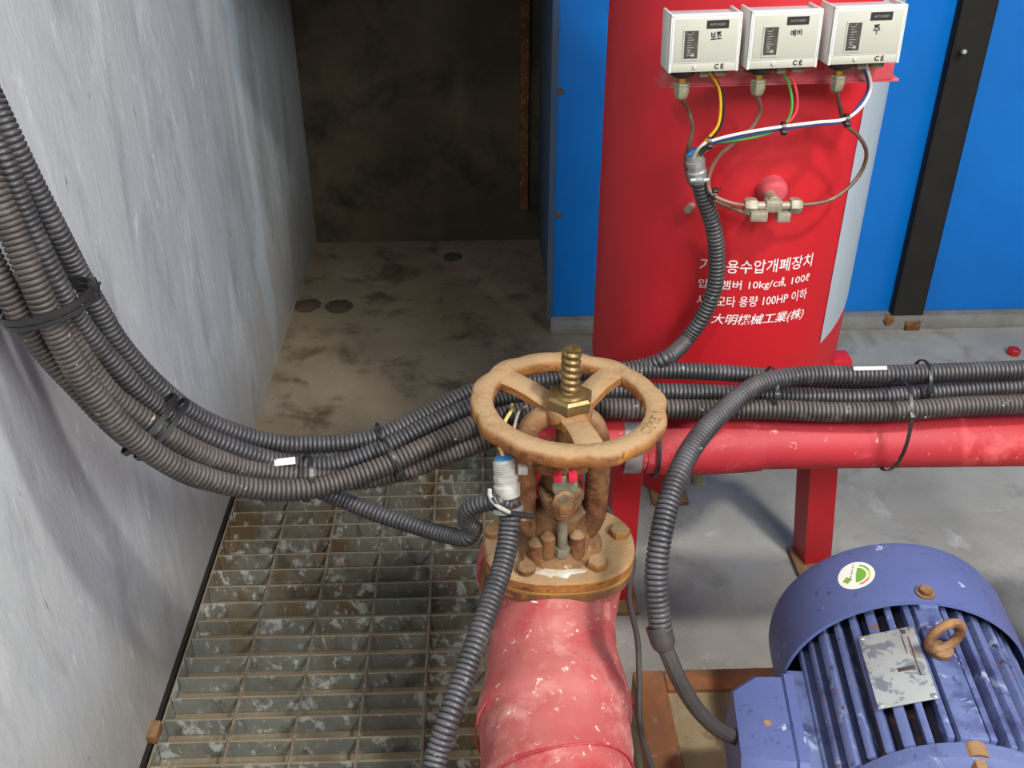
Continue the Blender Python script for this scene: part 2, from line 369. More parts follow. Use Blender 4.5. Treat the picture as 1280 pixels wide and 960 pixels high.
# lamp fixtures for the two lights and an added fill lamp (outside the frame)
for nm, L_, lab in (('unseen_ceiling_lamp', FILL_C, 'added fill lamp box hanging behind the viewer'), ('unseen_ceiling_lamp', LAMP_A, 'small square ceiling lamp hanging over the motor side'), ('unseen_ceiling_lamp', LAMP_B, 'small square lamp hanging close to the left wall')):
    e = empty(nm, (L_[0], L_[1], L_[2] + 0.01), label=lab, cat='lamp')
    bmo('lamp_housing', bx(L_[0] - .1, L_[0] + .1, L_[1] - .1, L_[1] + .1, L_[2] + .012, L_[2] + .05, .006), 'white', e)
    bmo('hanger_rod', bx(L_[0] - .006, L_[0] + .006, L_[1] - .006, L_[1] + .006, L_[2] + .05, 3.0), 'galv', e)

# ---------------------------------------------------------------- floor grating
gr = empty('floor_grating', ((WX + GX1) / 2, 1.2, 0), label='dirty steel bar grating set in the floor beside the left wall', cat='floor grating')
pitch = 0.0478; gx0 = WX + 0.014; gx1 = GX1 - 0.012
me = None; k = 0; y = GY0 + 0.02
while y < GY1 - 0.02:
    if me is None:
        bm = bx(gx0, gx1, -.0022, .0022, -.038, 0, .0008, seg=1); me = bpy.data.meshes.new('bearing_bar'); bm.to_mesh(me); bm.free(); me.materials.append(M['galv'])
    o = bpy.data.objects.new('bearing_bar', me); C.objects.link(o); o.parent = gr
    o.location = (-gr.location.x, y - gr.location.y, 0); y += pitch; k += 1
me = None
for i in range(5):
    x = gx0 + 0.121 + i * 0.1105
    if me is None:
        bm = B(); sweep(bm, [Vector((0, GY0 + .01 + j * (GY1 - GY0 - .02) / 60, -0.0005)) for j in range(61)], 0.0032, 6)
        me = bpy.data.meshes.new('cross_rod'); bm.to_mesh(me); bm.free(); me.materials.append(M['rod'])
    o = bpy.data.objects.new('cross_rod', me); C.objects.link(o); o.parent = gr; o.location = (x - gr.location.x, -gr.location.y, 0)
# dusty plate a hand's breadth under the bars, as seen between them
bmo('drip_tray', bx(gx0, gx1, GY0 + .01, GY1 - .01, -.046, -.041), 'galv', gr, smooth=False)
for (a, b, c, d) in ((WX + .009, gx0 - .001, GY0 + .005, GY1), (gx1, GX1 - .002, GY0 + .005, GY1)):
    bmo('edge_angle', bx(a, b, c, d, -.045, -0.001, .001), 'galv', gr, smooth=False)
bmo('edge_angle', bx(gx0, gx1, GY1 - .012, GY1 - .002, -.045, -0.001, .001), 'rod', gr, smooth=False)
o = bmo('anchor_bolt', bx(*(lambda p: (p.x - .012, p.x + .014, p.y - .018, p.y + .018))(PZ(190, 916, .01)), .001, .022, .004), 'rust'); tag(o, 'small rusty bolt lump at the joint of left wall and floor grating', 'bolt')

# ---------------------------------------------------------------- blue enclosure at the back
EY = PZ(690, 412, 0.0).y          # front face depth
ex0 = PY(690, 300, EY).x
enc = empty('steel_enclosure', (1.2, EY + .3, 0), label='tall bright blue sheet steel enclosure standing against the back wall', cat='enclosure')
postx0 = PY(1112, 400, EY - .02).x; postx1 = PY(1150, 400, EY - .02).x
bmo('side_panel', bx(ex0, ex0 + .01, EY + .006, BY - .002, .045, 2.3, .002), 'bluedust', enc)
bmo('door_panel', bx(ex0 + .001, postx0 + .03, EY, EY + .03, .045, 2.3, .003), 'blue', enc)
bmo('door_panel', bx(postx1 - .03, 3.0, EY, EY + .03, .045, 2.3, .003), 'blue', enc)
bmo('edge_strip', bx(ex0 - .012, ex0 + .006, EY - .004, EY + .012, .02, 2.3, .003), 'bluedust', enc)
o = bmo('base_frame', bx(ex0 - .0, 3.0, EY - .035, EY + .04, .0, .044, .004), 'grey', enc)
bmo('top_panel', bx(ex0 + .001, 3.0, EY + .03, BY - .002, 2.28, 2.3), 'blue', enc)
# black centre post: a channel standing proud of the doors
pm_ = (postx0 + postx1) / 2
bm = B(); box(bm, postx0, postx1, EY - .030, EY - .024, .03, 2.3, .001, seg=1); box(bm, postx0, postx0 + .006, EY - .030, EY, .03, 2.3, .001, seg=1); box(bm, postx1 - .006, postx1, EY - .030, EY, .045, 2.3, .001, seg=1)
bmo('centre_post', bm, 'black', enc, smooth=False)
p = PY(1112, 402, EY - .045); bm = B(); hexnut(bm, p + Vector((0, .02, 0)), .016, .02, (0, -1, .1)); bmo('post_foot_bolt', bm, 'rust', enc)['label'] = 'rust red bolt at post foot'
bmo('post_foot', bx(pm_ - .005, pm_ + .04, EY - .045, EY - .036, .0, .03, .003), 'rust', enc)
p = PY(1203, 65, EY - .03); bm = B(); cyl(bm, p, .006, .045, (-.35, -1, .25), 10, .001); bmo('latch_pin', bm, 'whitemetal', enc)
for (a, b) in ((700, 114), (698, 268), (693, 402)):
    p = PY(a, b, EY); bm = B(); cyl(bm, p + Vector((0, 0.004, 0)), .009, .010, (0, -1, 0), 12, .002); bmo('panel_screw', bm, 'rust', enc)
# rusty flat bar on the back wall, beside the enclosure's rear edge
p = PY(657, 60, BY - .03); q = PY(659, 262, BY - .03)
o = bmo('flat_bar', bx(p.x - .016, p.x + .012, BY - .03, BY - .002, q.z, 2.3, .002), 'rust'); tag(o, 'narrow rusty upright bar on back wall beside the blue enclosure', 'steel bar')
# floor debris
for (px_, py_, s) in ((384, 383, .045), (424, 384, .045), (566, 322, .035)):
    p = PZ(px_, py_, 0); bm = B(); bmesh.ops.create_icosphere(bm, subdivisions=3, radius=s)
    for v in bm.verts:
        v.co *= 0.8 + random.random() * .25; v.co.z *= .12
    bmesh.ops.transform(bm, matrix=Matrix.Translation((p.x, p.y, .004)), verts=bm.verts)
    o = bmo('dirt_clod', bm, 'back'); tag(o, {384: 'dark dirt patch on back floor, nearest the left wall', 424: 'dark dirt patch on back floor, second from the left wall', 566: 'small dark dirt patch on floor in front of the back wall'}[px_], 'dirt clod')

# ---------------------------------------------------------------- pressure tank
TX, TY, TR = 0.419, 1.568, 0.2165
tank = empty('pressure_tank', (TX, TY, 0), label='tall red cylindrical pressure tank on splayed legs before the blue enclosure', cat='tank')
bm = B(); prof = [(TR, .505), (TR, 1.42), (TR * .95, 1.47), (TR * .75, 1.515), (TR * .4, 1.54), (.01, 1.545)]
lathe(bm, prof, (TX, TY, 0), n=96); bmo('shell', bm, 'red', tank, sharp=60)
bm = B(); lathe(bm, [(.01, .415), (TR * .4, .42), (TR * .75, .445), (TR * .95, .48), (TR * 1.004, .515)], (TX, TY, 0), n=64); bmo('bottom_head', bm, 'red', tank, sharp=60)
def cylhit(px, py, R=TR):
    r = ray(px, py); ox, oy = -TX, -TY
    a = r.x ** 2 + r.y ** 2; b = 2 * (ox * r.x + oy * r.y); c = ox * ox + oy * oy - R * R
    dsc = b * b - 4 * a * c
    t = (-b - math.sqrt(max(dsc, 0))) / (2 * a); p = CO + r * t
    return math.atan2(p.y - TY, p.x - TX), p.z, p
def on_tank(th, z, dr=0.0): return Vector((TX + (TR + dr) * math.cos(th), TY + (TR + dr) * math.sin(th), z))
# lettering
def tank_text(s, pa, pb, hpx, mat='wprint', bold=0.012, italic=0.0):
    ta, za, A = cylhit(*pa); tb, zb, Bq = cylhit(*pb)
    wid = (tb - ta) * TR
    hgt = hpx * A.y / FPX * 1.12
    me = text_mesh(s, 1.0, bold, italic)
    xs = [v.co.x for v in me.vertices]; ys = [v.co.y for v in me.vertices]
    x0, x1, y0, y1 = min(xs), max(xs), min(ys), max(ys)
    for v in me.vertices:
        f = (v.co.x - x0) / (x1 - x0)
        z = za + (zb - za) * f + ((v.co.y - y0) / (y1 - y0) - .5) * hgt
        v.co = on_tank(ta + f * (tb - ta), z, .0009) - tank.location
    link('lettering', me, mat, tank, smooth=False)
tank_text('기동용수압개폐장치', (875, 330), (1015, 324), 18, bold=.010)
tank_text('압력챔버 10kg/㎠, 100ℓ', (873, 354), (1011, 346), 15, bold=.010)
tank_text('사용모타 용량 100HP 이하', (871, 374), (1008, 366), 15, bold=.010)
tank_text('製 大明機械工業(株)', (869, 396), (1004, 391), 17, bold=.012, italic=.2)
# bare grey strip down the right flank, cut off slanting at its foot
tA = cylhit(1048, 300)[0]; tB = cylhit(1090, 300)[0]
tB = max(tB, tA + .55)
bm = B(); cols = 14; rows = 30; g = []
z_lo = cylhit(1028, 420)[1]
for i in range(cols + 1):
    f = i / cols; th = tA + (tB - tA) * f; zb = z_lo - .012 + .05 * f; zt = 1.42
    g.append([[bm.verts.new(on_tank(th, zb + (zt - zb) * j / rows, dr)) for j in range(rows + 1)] for dr in (.0002, .0012)])
for i in range(cols):
    for j in range(rows):
        bm.faces.new((g[i][1][j], g[i + 1][1][j], g[i + 1][1][j + 1], g[i][1][j + 1]))
bmo('bare_strip', bm, 'peel', tank)['label'] = 'unpainted grey strip down tank flank'
# angle-iron legs
def leg(top, bot, wdt, ang):
    bm = B(); T, Bt = Vector(top), Vector(bot)
    a = Vector((math.cos(ang), math.sin(ang), 0)); b = Vector((-math.sin(ang), math.cos(ang), 0)); t = .005
    prof = [(0, 0), (wdt, 0), (wdt, t), (t, t), (t, wdt), (0, wdt)]
    r0 = [bm.verts.new(T + a * x + b * y) for x, y in prof]; r1 = [bm.verts.new(Bt + a * x + b * y) for x, y in prof]
    for i in range(6): bm.faces.new((r0[i], r0[(i + 1) % 6], r1[(i + 1) % 6], r1[i]))
    bm.faces.new(r0); bm.faces.new(r1)
    bmo('leg', bm, 'redleg', tank, smooth=False)
    bmo('foot_rust', bx(Bt.x - .02, Bt.x + .062, Bt.y - .03, Bt.y + .06, 0, .012, .003), 'rust', tank)
pb = PZ(1006, 706, .012)
leg((TX + TR * .86, TY - .04, .50), (pb.x, pb.y, .012), .058, 0.15)
pb2 = PY(765, 640, 1.44)
leg((pb2.x, 1.44, .52), (pb2.x + .0, 1.44, .012), .052, 0.1)
leg((TX - .02, TY + TR * .85, .52), (TX - .02, TY + TR * .98, .012), .05, .8)
bm = B(); p = on_tank(cylhit(1046, 440)[0], cylhit(1046, 440)[1]); box(bm, p.x - .035, p.x + .03, p.y - .01, p.y + .03, .49, .535, .004)
bmo('leg_gusset', bm, 'redleg', tank)
# drain stub seen under the red pipe
p = PY(873, 596, 1.38); bm = B(); cyl(bm, p + Vector((0, 0, -.012)), .013, .12, n=16); o = bmo('drain_stub', bm, 'dirtgrey', tank)
# red threaded port with plug
pth, pz_, pp = cylhit(964, 236); d = Vector((math.cos(pth), math.sin(pth), 0))
bm = B(); lathe(bm, [(.021, -.01), (.021, .012), (.017, .02), (.013, .024)], pp, d, 24); bmo('port', bm, 'pinkred', tank)
# stub screw left of conduit
th_, z_, p_ = cylhit(865, 258); bm = B(); cyl(bm, p_ - Vector((0, -.002, 0)), .006, .02, (math.cos(th_), math.sin(th_), 0), 12, .001); bmo('stud', bm, 'fitting', tank)

# bracket with pressure switches: slightly tilted row
bl = PY(835, 97, 1.285); br = PY(1122, 89, 1.285)
tilt = -math.atan2(br.z - bl.z, br.x - bl.x)
Rt = Matrix.Translation(bl) @ Matrix.Rotation(-tilt, 4, 'Y').inverted() if False else Matrix.Translation(bl) @ Matrix.Rotation(tilt, 4, 'Y')
Lb = (br - bl).length
bm = B()
box(bm, -.01, Lb - .005, .0, .005, -.012, .055, .001, Rt)
vs = box(bm, -.01, Lb + .004, .0, .045, -.0135, -.0095, .001, Rt)
box(bm, Lb * .40, Lb * .46, .005, TY - TR + .02 - 1.285, .0, .04, .001, Rt)
box(bm, Lb * .58, Lb * .64, .005, TY - TR + .02 - 1.285, .0, .04, .001, Rt)
bmo('switch_bracket', bm, 'pinkred', tank)['label'] = 'worn pinkish red steel bracket strip'
bm = B()
for a in (.38, .70):
    cyl(bm, Rt @ Vector((Lb * a - .012, .002, .004)), .004, .014, (0, -.3, 1), 10, .001)
bmo('bracket_screw', bm, 'red', tank)

SW = []
hand = ('보조', '예비', '주'); names = ('leftmost', 'middle', 'rightmost')
labs = ('white boxed pressure switch on the tank, leftmost, with yellow wire below', 'white boxed pressure switch on the tank, middle one, with green wire below', 'white boxed pressure switch on the tank, rightmost, over the grey strip')
Wd, Hh, Dp = .0875, .068, .05
for i, (cx, cy) in enumerate(((879, 90.5), (977, 86), (1079, 80.5))):
    b0 = PY(cx, cy, 1.235)
    e = empty('pressure_switch', b0, label=labs[i], cat='pressure switch', group='pressure switches on the red tank')
    e.rotation_euler = (math.radians(-1), tilt, math.radians(2))
    W2 = Wd / 2 * (1, 1.01, 1.03)[i]
    def loc(name, bm, mat, **k): return bmo(name, bm, mat, e, world=False, **k)
    # housing: steel tray open at the top edge, cover with rims
    loc('housing', bx(-W2 + .003, W2 - .003, .004, Dp, 0.001, Hh - .003, .0012), 'boxtop')
    bm = B(); box(bm, -W2, W2, 0, .006, .011, Hh, .0015); box(bm, -W2, -W2 + .0035, 0, Dp, .0, Hh + .001, .001); box(bm, W2 - .0035, W2, 0, Dp, .0, Hh + .001, .001); box(bm, -W2, W2, 0, .007, Hh - .003, Hh + .0012, .001)
    loc('cover', bm, 'white')
    loc('cover_face', bx(-W2 + .005, W2 - .004, -.0006, .002, .013, Hh - .004, .0005), 'cream')
    loc('lower_panel', bx(-W2 + .0005, W2 - .0005, .0008, .01, 0.0005, .0112, .001), 'cream')
    wx0, wx1, wz0, wz1 = -.0265, -.0095, .017, .050
    bm = B()
    for (a, b, c, d_) in ((wx0 - .0015, wx0, wz0, wz1), (wx1, wx1 + .0015, wz0, wz1), (wx0 - .0015, wx1 + .0015, wz0 - .0015, wz0), (wx0 - .0015, wx1 + .0015, wz1, wz1 + .0015)):
        box(bm, a, b, -.0016, .002, c, d_)
    loc('window_rim', bm, 'cream', smooth=False)
    o = loc('scale_window', bx(wx0, wx1, -.0009, .001, wz0, wz1), 'dark', smooth=False); o['label'] = 'dark scale window'
    bm = B()
    for j in range(9):
        z = wz0 + .004 + j * .003; box(bm, wx0 + .004, wx0 + .004 + (.008 if j % 3 == 0 else .005), -.0013, -.0008, z, z + .0006)
    box(bm, wx0 + .009, wx0 + .013, -.0017, -.0008, wz0 + .003, wz0 + .006)
    loc('scale_marks', bm, 'gprint', smooth=False)
    loc('name_strip', bx(.0, .027, -.0012, .0005, .052, .0615), 'ink', smooth=False)['label'] = 'black name strip'
    fx = Matrix(((1, 0, 0, 0), (0, 0, -1, 0), (0, 1, 0, 0), (0, 0, 0, 1)))
    flat_text('strip_lettering', 'AUTO RESET', 'gprint', e, Matrix.Translation((.004, -.0016, .0555)) @ fx, .019, .0024)
    flat_text('handwriting', hand[i], 'ink', e, Matrix.Translation((.006, -.0011, .0385 - (.003 if i == 2 else 0))) @ fx @ Matrix.Rotation(.08, 4, 'Z'), (.0135, .014, .0085)[i], (.0092, .0075, .0115)[i], bold=.02)
    flat_text('ce_mark', 'C E', 'ink', e, Matrix.Translation((.0135, -.0002, .0038)) @ fx, .0115, .0062, bold=.02)
    bm = B(); cyl(bm, (-.011, .001, .0065), .0027, .0022, (0, -1, 0), 14, .0006); loc('screw', bm, 'whitemetal')
    bm = B(); lathe(bm, [(.017, 0), (.0175, -.003), (.014, -.008), (.007, -.011)], (-.0205, .024, 0), n=24); loc('bellows_cap', bm, 'black')
    bm = B(); cyl(bm, (-.0205, .022, -.018), .0052, .010, n=12, bev=.0006); loc('brass_nipple', bm, 'brass2')
    bm = B(); hexnut(bm, (-.0205, .022, -.020), .0098, -.001); lathe(bm, [(.0088, -.017), (.0098, -.019), (.0098, -.028), (.0075, -.036), (.0035, -.039)], (-.0205, .022, 0), n=6)
    loc('flare_nut', bm, 'dirtgrey')
    bm = B(); box(bm, .0, .012, .016, .034, -.010, .001, .002); box(bm, .018, .034, .014, .036, -.009, .001, .003); loc('cable_grommet', bm, 'dirtgrey')
    SW.append(e)
def sw_pt(i, x, y, z): return wm(SW[i]) @ Vector((x, y, z))

# ---------------------------------------------------------------- manifold, capillaries, wires
TD = lambda px, py, off: cylhit(px, py, TR + off)[2]
mp0 = TD(966, 262, .045)
man = empty('capillary_manifold', mp0, label='dull nickel cross fitting screwed into the red tank port', cat='pipe fitting')
ax = (TD(1012, 258, .045) - TD(935, 258, .045)).normalized()
pr = (mp0 - Vector((TX, TY, mp0.z))).normalized()
mdc = TD(966, 257, .045)
bm = B(); cyl(bm, mdc - ax * .026, .0062, .052, ax, 12); bmo('run_pipe', bm, 'fitting', man)
bm = B(); box(bm, -.012, .012, -.009, .009, -.008, .010, .003, Matrix.Translation(mdc) @ frame_z((0, 0, 1))); bmo('cross_body', bm, 'fitting', man)
bm = B(); cyl(bm, mdc - pr * .03 + Vector((0, 0, .006)), .009, .035, pr, 12, .001); bmo('port_nipple', bm, 'fitting', man)
for p, s in ((mdc - ax * .031, -1), (mdc + ax * .031, 1)):
    bm = B(); lathe(bm, [(.0105, -.007), (.0115, -.005), (.0115, .005), (.0085, .010)], p, ax * s, 6); bmo('flare_nut', bm, 'fitting', man)
lo2 = TD(948, 269, .052); lo3 = TD(978, 270, .05)
bm = B(); box(bm, -.012, .012, -.009, .009, -.007, .007, .002, Matrix.Translation(lo2) @ Matrix.Rotation(-.1, 4, 'Z')); bmo('flare_nut', bm, 'fitting', man)
bm = B(); box(bm, -.009, .010, -.008, .008, -.007, .007, .002, Matrix.Translation(lo3)); bmo('elbow_body', bm, 'fitting', man)

def tp(lst, off): return [TD(a, b, off) for a, b in lst]
tube('capillary_tube', [sw_pt(0, -.0205, .022, -.036)] + tp([(861, 140), (866, 158), (861, 182)], .075) + tp([(857, 205), (862, 228), (880, 244), (897, 253), (920, 262)], .05) + [lo2 - ax * .01], .0028, 'capil', label='brown capillary tube dropping from the leftmost pressure switch behind the conduit', cat='capillary tube', group='capillary tubes from pressure switches')
tube('capillary_tube', [sw_pt(1, -.0205, .022, -.036)] + tp([(950, 140), (941, 158), (918, 178), (898, 196)], .06) + tp([(887, 218), (886, 236), (895, 246), (915, 254)], .06) + [mdc - ax * .036], .0028, 'capil2', label='coppery capillary tube curving left from the middle pressure switch to the fitting', cat='capillary tube', group='capillary tubes from pressure switches')
tube('capillary_tube', [sw_pt(2, -.0205, .022, -.036)] + tp([(1051, 140), (1056, 155), (1073, 170), (1083, 190)], .055) + tp([(1078, 212), (1060, 235), (1035, 251)], .05) + [mdc + ax * .036], .0028, 'capil', label='brown capillary tube looping right from the rightmost pressure switch to the fitting', cat='capillary tube', group='capillary tubes from pressure switches')
# wires
def wire(lst, off, mat, first, lab, r=.0016, last=None):
    pts = [first] + tp(lst, off) + ([last] if last is not None else [])
    return tube('wire', pts, r, mat, label=lab, cat='wire', n=8, step=.006)
yend = TD(868, 200, .062)
wire([(899, 112), (901, 135), (897, 158), (886, 172), (874, 186)], .082, 'yellow', sw_pt(0, .013, .024, -.004), 'yellow wire hanging under the leftmost pressure switch', .0019, yend + Vector((.002, 0, 0)))
wire([(902, 112), (905, 135), (901, 158), (888, 175), (874, 189)], .079, 'wireblack', sw_pt(0, .0105, .026, -.004), 'black wire running beside the yellow wire', .0017, yend + Vector((0, .003, 0)))
wire([(986, 105), (990, 130), (986, 148), (975, 160), (945, 171), (915, 176), (886, 181)], .080, 'green', sw_pt(1, .006, .024, -.004), 'green wire from the middle pressure switch into the wire bundle', .0017, yend)
wire([(993, 105), (997, 125), (994, 142), (981, 156), (950, 165), (915, 172)], .078, 'pink', sw_pt(1, .012, .026, -.004), 'red wire from the middle pressure switch', .0017, yend + Vector((-.002, .003, 0)))
wire([(1088, 112), (1078, 132), (1058, 148), (1020, 153), (980, 158), (930, 166), (890, 176), (876, 183)], .085, 'wirewhite', sw_pt(2, .013, .022, -.004), 'white wire sweeping from the rightmost pressure switch to the conduit end', .0021, yend + Vector((-.004, -.003, 0)))
wire([(1085, 112), (1074, 131), (1056, 151), (1020, 156), (980, 161), (930, 170), (890, 180)], .081, 'wireblue', sw_pt(2, .009, .024, -.004), 'dark blue wire under the white wire from the rightmost switch', .0019, yend + Vector((.004, .002, 0)))

def tie(center, dr, u, a, b, lab, width=.0045, thick=.0011, head=(1, 0), tail=0.0, taild=None, mat='tie', rot=0):
    """cable tie: closed oval strap round axis dr; u = first cross axis; a, b half sizes"""
    dr = Vector(dr).normalized(); u = Vector(u); u = (u - dr * u.dot(dr)).normalized(); v = dr.cross(u)
    center = Vector(center)
    e = empty('cable_tie', center, label=lab, cat='cable tie', group='black cable ties')
    P = [center + u * (a * math.cos(2 * PI * k / 40)) + v * (b * math.sin(2 * PI * k / 40)) for k in range(40)]
    bm = B(); rings = []
    for k, p in enumerate(P):
        o_ = (p - center).normalized()
        rings.append([bm.verts.new(p + o_ * s + dr * w_) for s, w_ in ((0, -width / 2), (thick, -width / 2), (thick, width / 2), (0, width / 2))])
    for i in range(40):
        r0, r1 = rings[i], rings[(i + 1) % 40]
        for q in range(4): bm.faces.new((r0[q], r0[(q + 1) % 4], r1[(q + 1) % 4], r1[q]))
    bmo('strap', bm, mat, e)
    hd = u * (a * head[0]) + v * (b * head[1]); hp = center + hd; hn = hd.normalized()
    mt = Matrix.Translation(hp) @ Matrix((( *dr.cross(hn), 0), (*dr, 0), (*hn, 0), (0, 0, 0, 1))).transposed()
    s = width * .85
    bm = B(); box(bm, -s, s, -s, s, -.001, width * 1.1, .0006, mt); bmo('head', bm, mat, e)
    if tail:
        td = Vector(taild).normalized() if taild else hn
        bm = B(); sweep(bm, [hp + td * (tail * k / 6) + Vector((0, 0, -.15 * tail * (k / 6) ** 2)) for k in range(7)], (width * .42, thick * .6), sect=RECT); bmo('tail', bm, mat, e)
    return e
for (px_, py_, lb) in ((886, 178, 'tiny black tie at the left end of the wire bundle'), (979, 160, 'tiny black tie in the middle of the wire bundle'), (1058, 150, 'tiny black tie at the right end of the wire bundle')):
    c = TD(px_, py_ - 1, .0825); tie(c, ax, (0, -1, 0), .0058, .0058, lb, .0045, .0015, head=(.8, .6))
c = TD(892, 243, .055); tie(c, ax, (0, -1, 0), .007, .007, 'tiny black tie where the two left capillary tubes meet', .0045, .0012, head=(.5, -.8), tail=.012, taild=(.7, -.3, .6))

# ---------------------------------------------------------------- conduits
def pts(lst): return [D(a, b, d) for a, b, d in lst]
# tank drop conduit
ct = TD(872, 216, .055)
ce = empty('corrugated_conduit', ct, label='black corrugated conduit dropping down the front of the red tank', cat='conduit')
cpts = [ct] + [TD(879, 245, .045), TD(891, 280, .035), TD(896, 320, .03), TD(893, 360, .03), TD(879, 395, .035), TD(858, 425, .05)] + pts([(832, 448, 1.46), (806, 458, 1.47), (770, 463, 1.48), (735, 463, 1.49), (690, 470, 1.49)])
corrugated('corrugated_tube', cpts, .0125, parent=ce)
upv = (TD(868, 195, .06) - ct).normalized()
bm = B(); lathe(bm, [(.0135, -.012), (.0145, -.008), (.0145, .004), (.0125, .006), (.0125, .012), (.0135, .013), (.0135, .02), (.0115, .021), (.0115, .03), (.0095, .032)], ct, upv, 24); bmo('connector', bm, 'zinc', ce)['label'] = 'silver threaded connector'
bm = B(); lathe(bm, [(.0105, .028), (.0115, .03), (.0115, .034), (.007, .035)], ct, upv, 20); bmo('bushing', bm, 'bluecap', ce)['label'] = 'pale blue bushing'
bm = B(); 
for s in (-1, 1): cyl(bm, ct + Vector((s * .009 - .003, -.015, -.005)) , .0026, .007, (1, 0, .1), 8)
box(bm, -.013, .012, -.017, -.012, -.008, -.003, .001, Matrix.Translation(ct)); bmo('clamp_screw', bm, 'zinc', ce)

# right-hand run on top of the red pipe
cA = [(1330, 459, 1.45), (1280, 462, 1.44), (1180, 466, 1.43), (1080, 469, 1.42), (1000, 470, 1.41), (950, 480, 1.385), (905, 513, 1.33), (868, 555, 1.27), (843, 605, 1.22), (827, 665, 1.19), (820, 725, 1.18), (824, 770, 1.18), (828, 800, 1.18)]
corrugated('corrugated_conduit', pts(cA), .0142, label='black corrugated conduit leaving the red pipe bundle and hanging to the motor cable', cat='conduit')
corrugated('corrugated_conduit', pts([(1330, 478, 1.49), (1180, 480, 1.485), (1060, 478, 1.49), (980, 474, 1.485), (930, 468, 1.475), (860, 464, 1.47), (790, 463, 1.46), (735, 464, 1.45), (690, 475, 1.435), (640, 478, 1.425), (592, 489, 1.42), (526, 522, 1.40), (464, 548, 1.38), (378, 556, 1.36), (325, 550, 1.34), (252, 523, 1.29), (200, 485, 1.24), (150, 430, 1.19), (124, 388, 1.16), (94, 333, 1.12), (73, 292, 1.09), (42, 232, 1.06), (10, 165, 1.03), (-30, 80, 1.02)]), .0130, label='black corrugated conduit, topmost of the bundle sweeping along the left wall', cat='conduit')
corrugated('corrugated_conduit', pts([(1330, 482, 1.455), (1230, 486, 1.45), (1150, 492, 1.445), (1080, 497, 1.44), (990, 495, 1.445), (900, 492, 1.445), (830, 490, 1.44), (770, 489, 1.435), (700, 492, 1.43), (640, 497, 1.42), (592, 508, 1.40), (540, 530, 1.385), (477, 561, 1.37), (411, 582, 1.355), (360, 580, 1.345), (297, 562, 1.31), (235, 535, 1.275), (193, 506, 1.23), (165, 480, 1.20), (122, 432, 1.16), (94, 396, 1.13), (66, 345, 1.09), (36, 280, 1.06), (4, 200, 1.03), (-30, 120, 1.02)]), .0136, label='black corrugated conduit, second from the top of the bundle beside the left wall', cat='conduit')
corrugated('corrugated_conduit', pts([(1330, 502, 1.425), (1280, 505, 1.42), (1200, 508, 1.415), (1120, 514, 1.41), (1040, 515, 1.41), (960, 512, 1.41), (880, 512, 1.41), (800, 511, 1.405), (740, 510, 1.40), (680, 512, 1.395), (630, 520, 1.385), (590, 532, 1.37), (530, 560, 1.35), (477, 584, 1.335), (427, 601, 1.32), (378, 612, 1.30), (325, 612, 1.28), (269, 601, 1.25), (207, 576, 1.20), (160, 540, 1.16), (128, 505, 1.135), (98, 465, 1.11), (70, 415, 1.08), (45, 360, 1.05), (18, 295, 1.03), (-10, 230, 1.01), (-40, 160, 1.00)]), .0148, 'conduit2', label='thick dusty corrugated conduit, lowest in front where the bundle sags', cat='conduit')
corrugated('corrugated_conduit', pts([(640, 538, 1.40), (600, 553, 1.385), (560, 568, 1.375), (500, 590, 1.365), (440, 600, 1.355), (378, 596, 1.34), (311, 587, 1.315), (255, 568, 1.27), (212, 546, 1.23), (170, 518, 1.20), (140, 495, 1.18), (108, 455, 1.15), (76, 402, 1.12), (45, 345, 1.085), (15, 275, 1.06), (-15, 205, 1.04)]), .0146, 'conduit2', label='dusty corrugated conduit running between the second and the lowest of the bundle', cat='conduit')
corrugated('corrugated_conduit', pts([(300, 608, 1.30), (240, 594, 1.265), (180, 560, 1.215), (142, 530, 1.185), (100, 486, 1.15), (62, 445, 1.12), (32, 405, 1.09), (5, 358, 1.06), (-25, 300, 1.04)]), .0146, 'conduit2', label='dusty corrugated conduit at the underside of the bundle by the photo left edge', cat='conduit')
# lead to the valve gland: leaves the bundle, hooks round
corrugated('corrugated_conduit', pts([(395, 612, 1.36), (428, 625, 1.37), (470, 642, 1.36), (520, 658, 1.34), (560, 669, 1.31), (585, 672, 1.28), (592, 662, 1.27), (583, 650, 1.25), (586, 638, 1.23), (603, 629, 1.215), (622, 627, 1.205), (634, 630, 1.215)]), .0118, 'conduit', label='thin corrugated conduit branching off below the bundle and hooking up to the valve', cat='conduit')
# conduit hanging from the gland into the foreground
g0 = D(638, 640, 1.215)
ge = empty('corrugated_conduit', g0, label='black corrugated conduit hanging from the white metal gland to the photo bottom', cat='conduit')
corrugated('corrugated_tube', [g0] + pts([(635, 675, 1.205), (627, 712, 1.185), (612, 755, 1.155), (596, 800, 1.125), (578, 850, 1.10), (560, 900, 1.075), (546, 945, 1.065), (536, 990, 1.05), (525, 1040, 1.03)]), .0132, parent=ge)
g1 = D(631, 575, 1.20); gd = (g1 - g0).normalized()
g0b = D(634, 614, 1.21)
prof = [(.0155, -.006), (.0165, -.003), (.0165, .008), (.0145, .010), (.0145, .014), (.0155, .015), (.0155, .021), (.0135, .022)]
z = .022
while z < .040: prof += [(.0142, z + .001), (.0128, z + .0025)]; z += .003
prof += [(.012, .042)]
bm = B(); lathe(bm, prof, g0b, gd, 28); bmo('metal_gland', bm, 'whitemetal', ge)['label'] = 'whitish threaded metal gland'
bm = B(); lathe(bm, [(.0118, .040), (.012, .0435), (.008, .046), (.003, .046)], g0b, gd, 20); bmo('gland_insert', bm, 'bluecap', ge)['label'] = 'blue rubber insert'
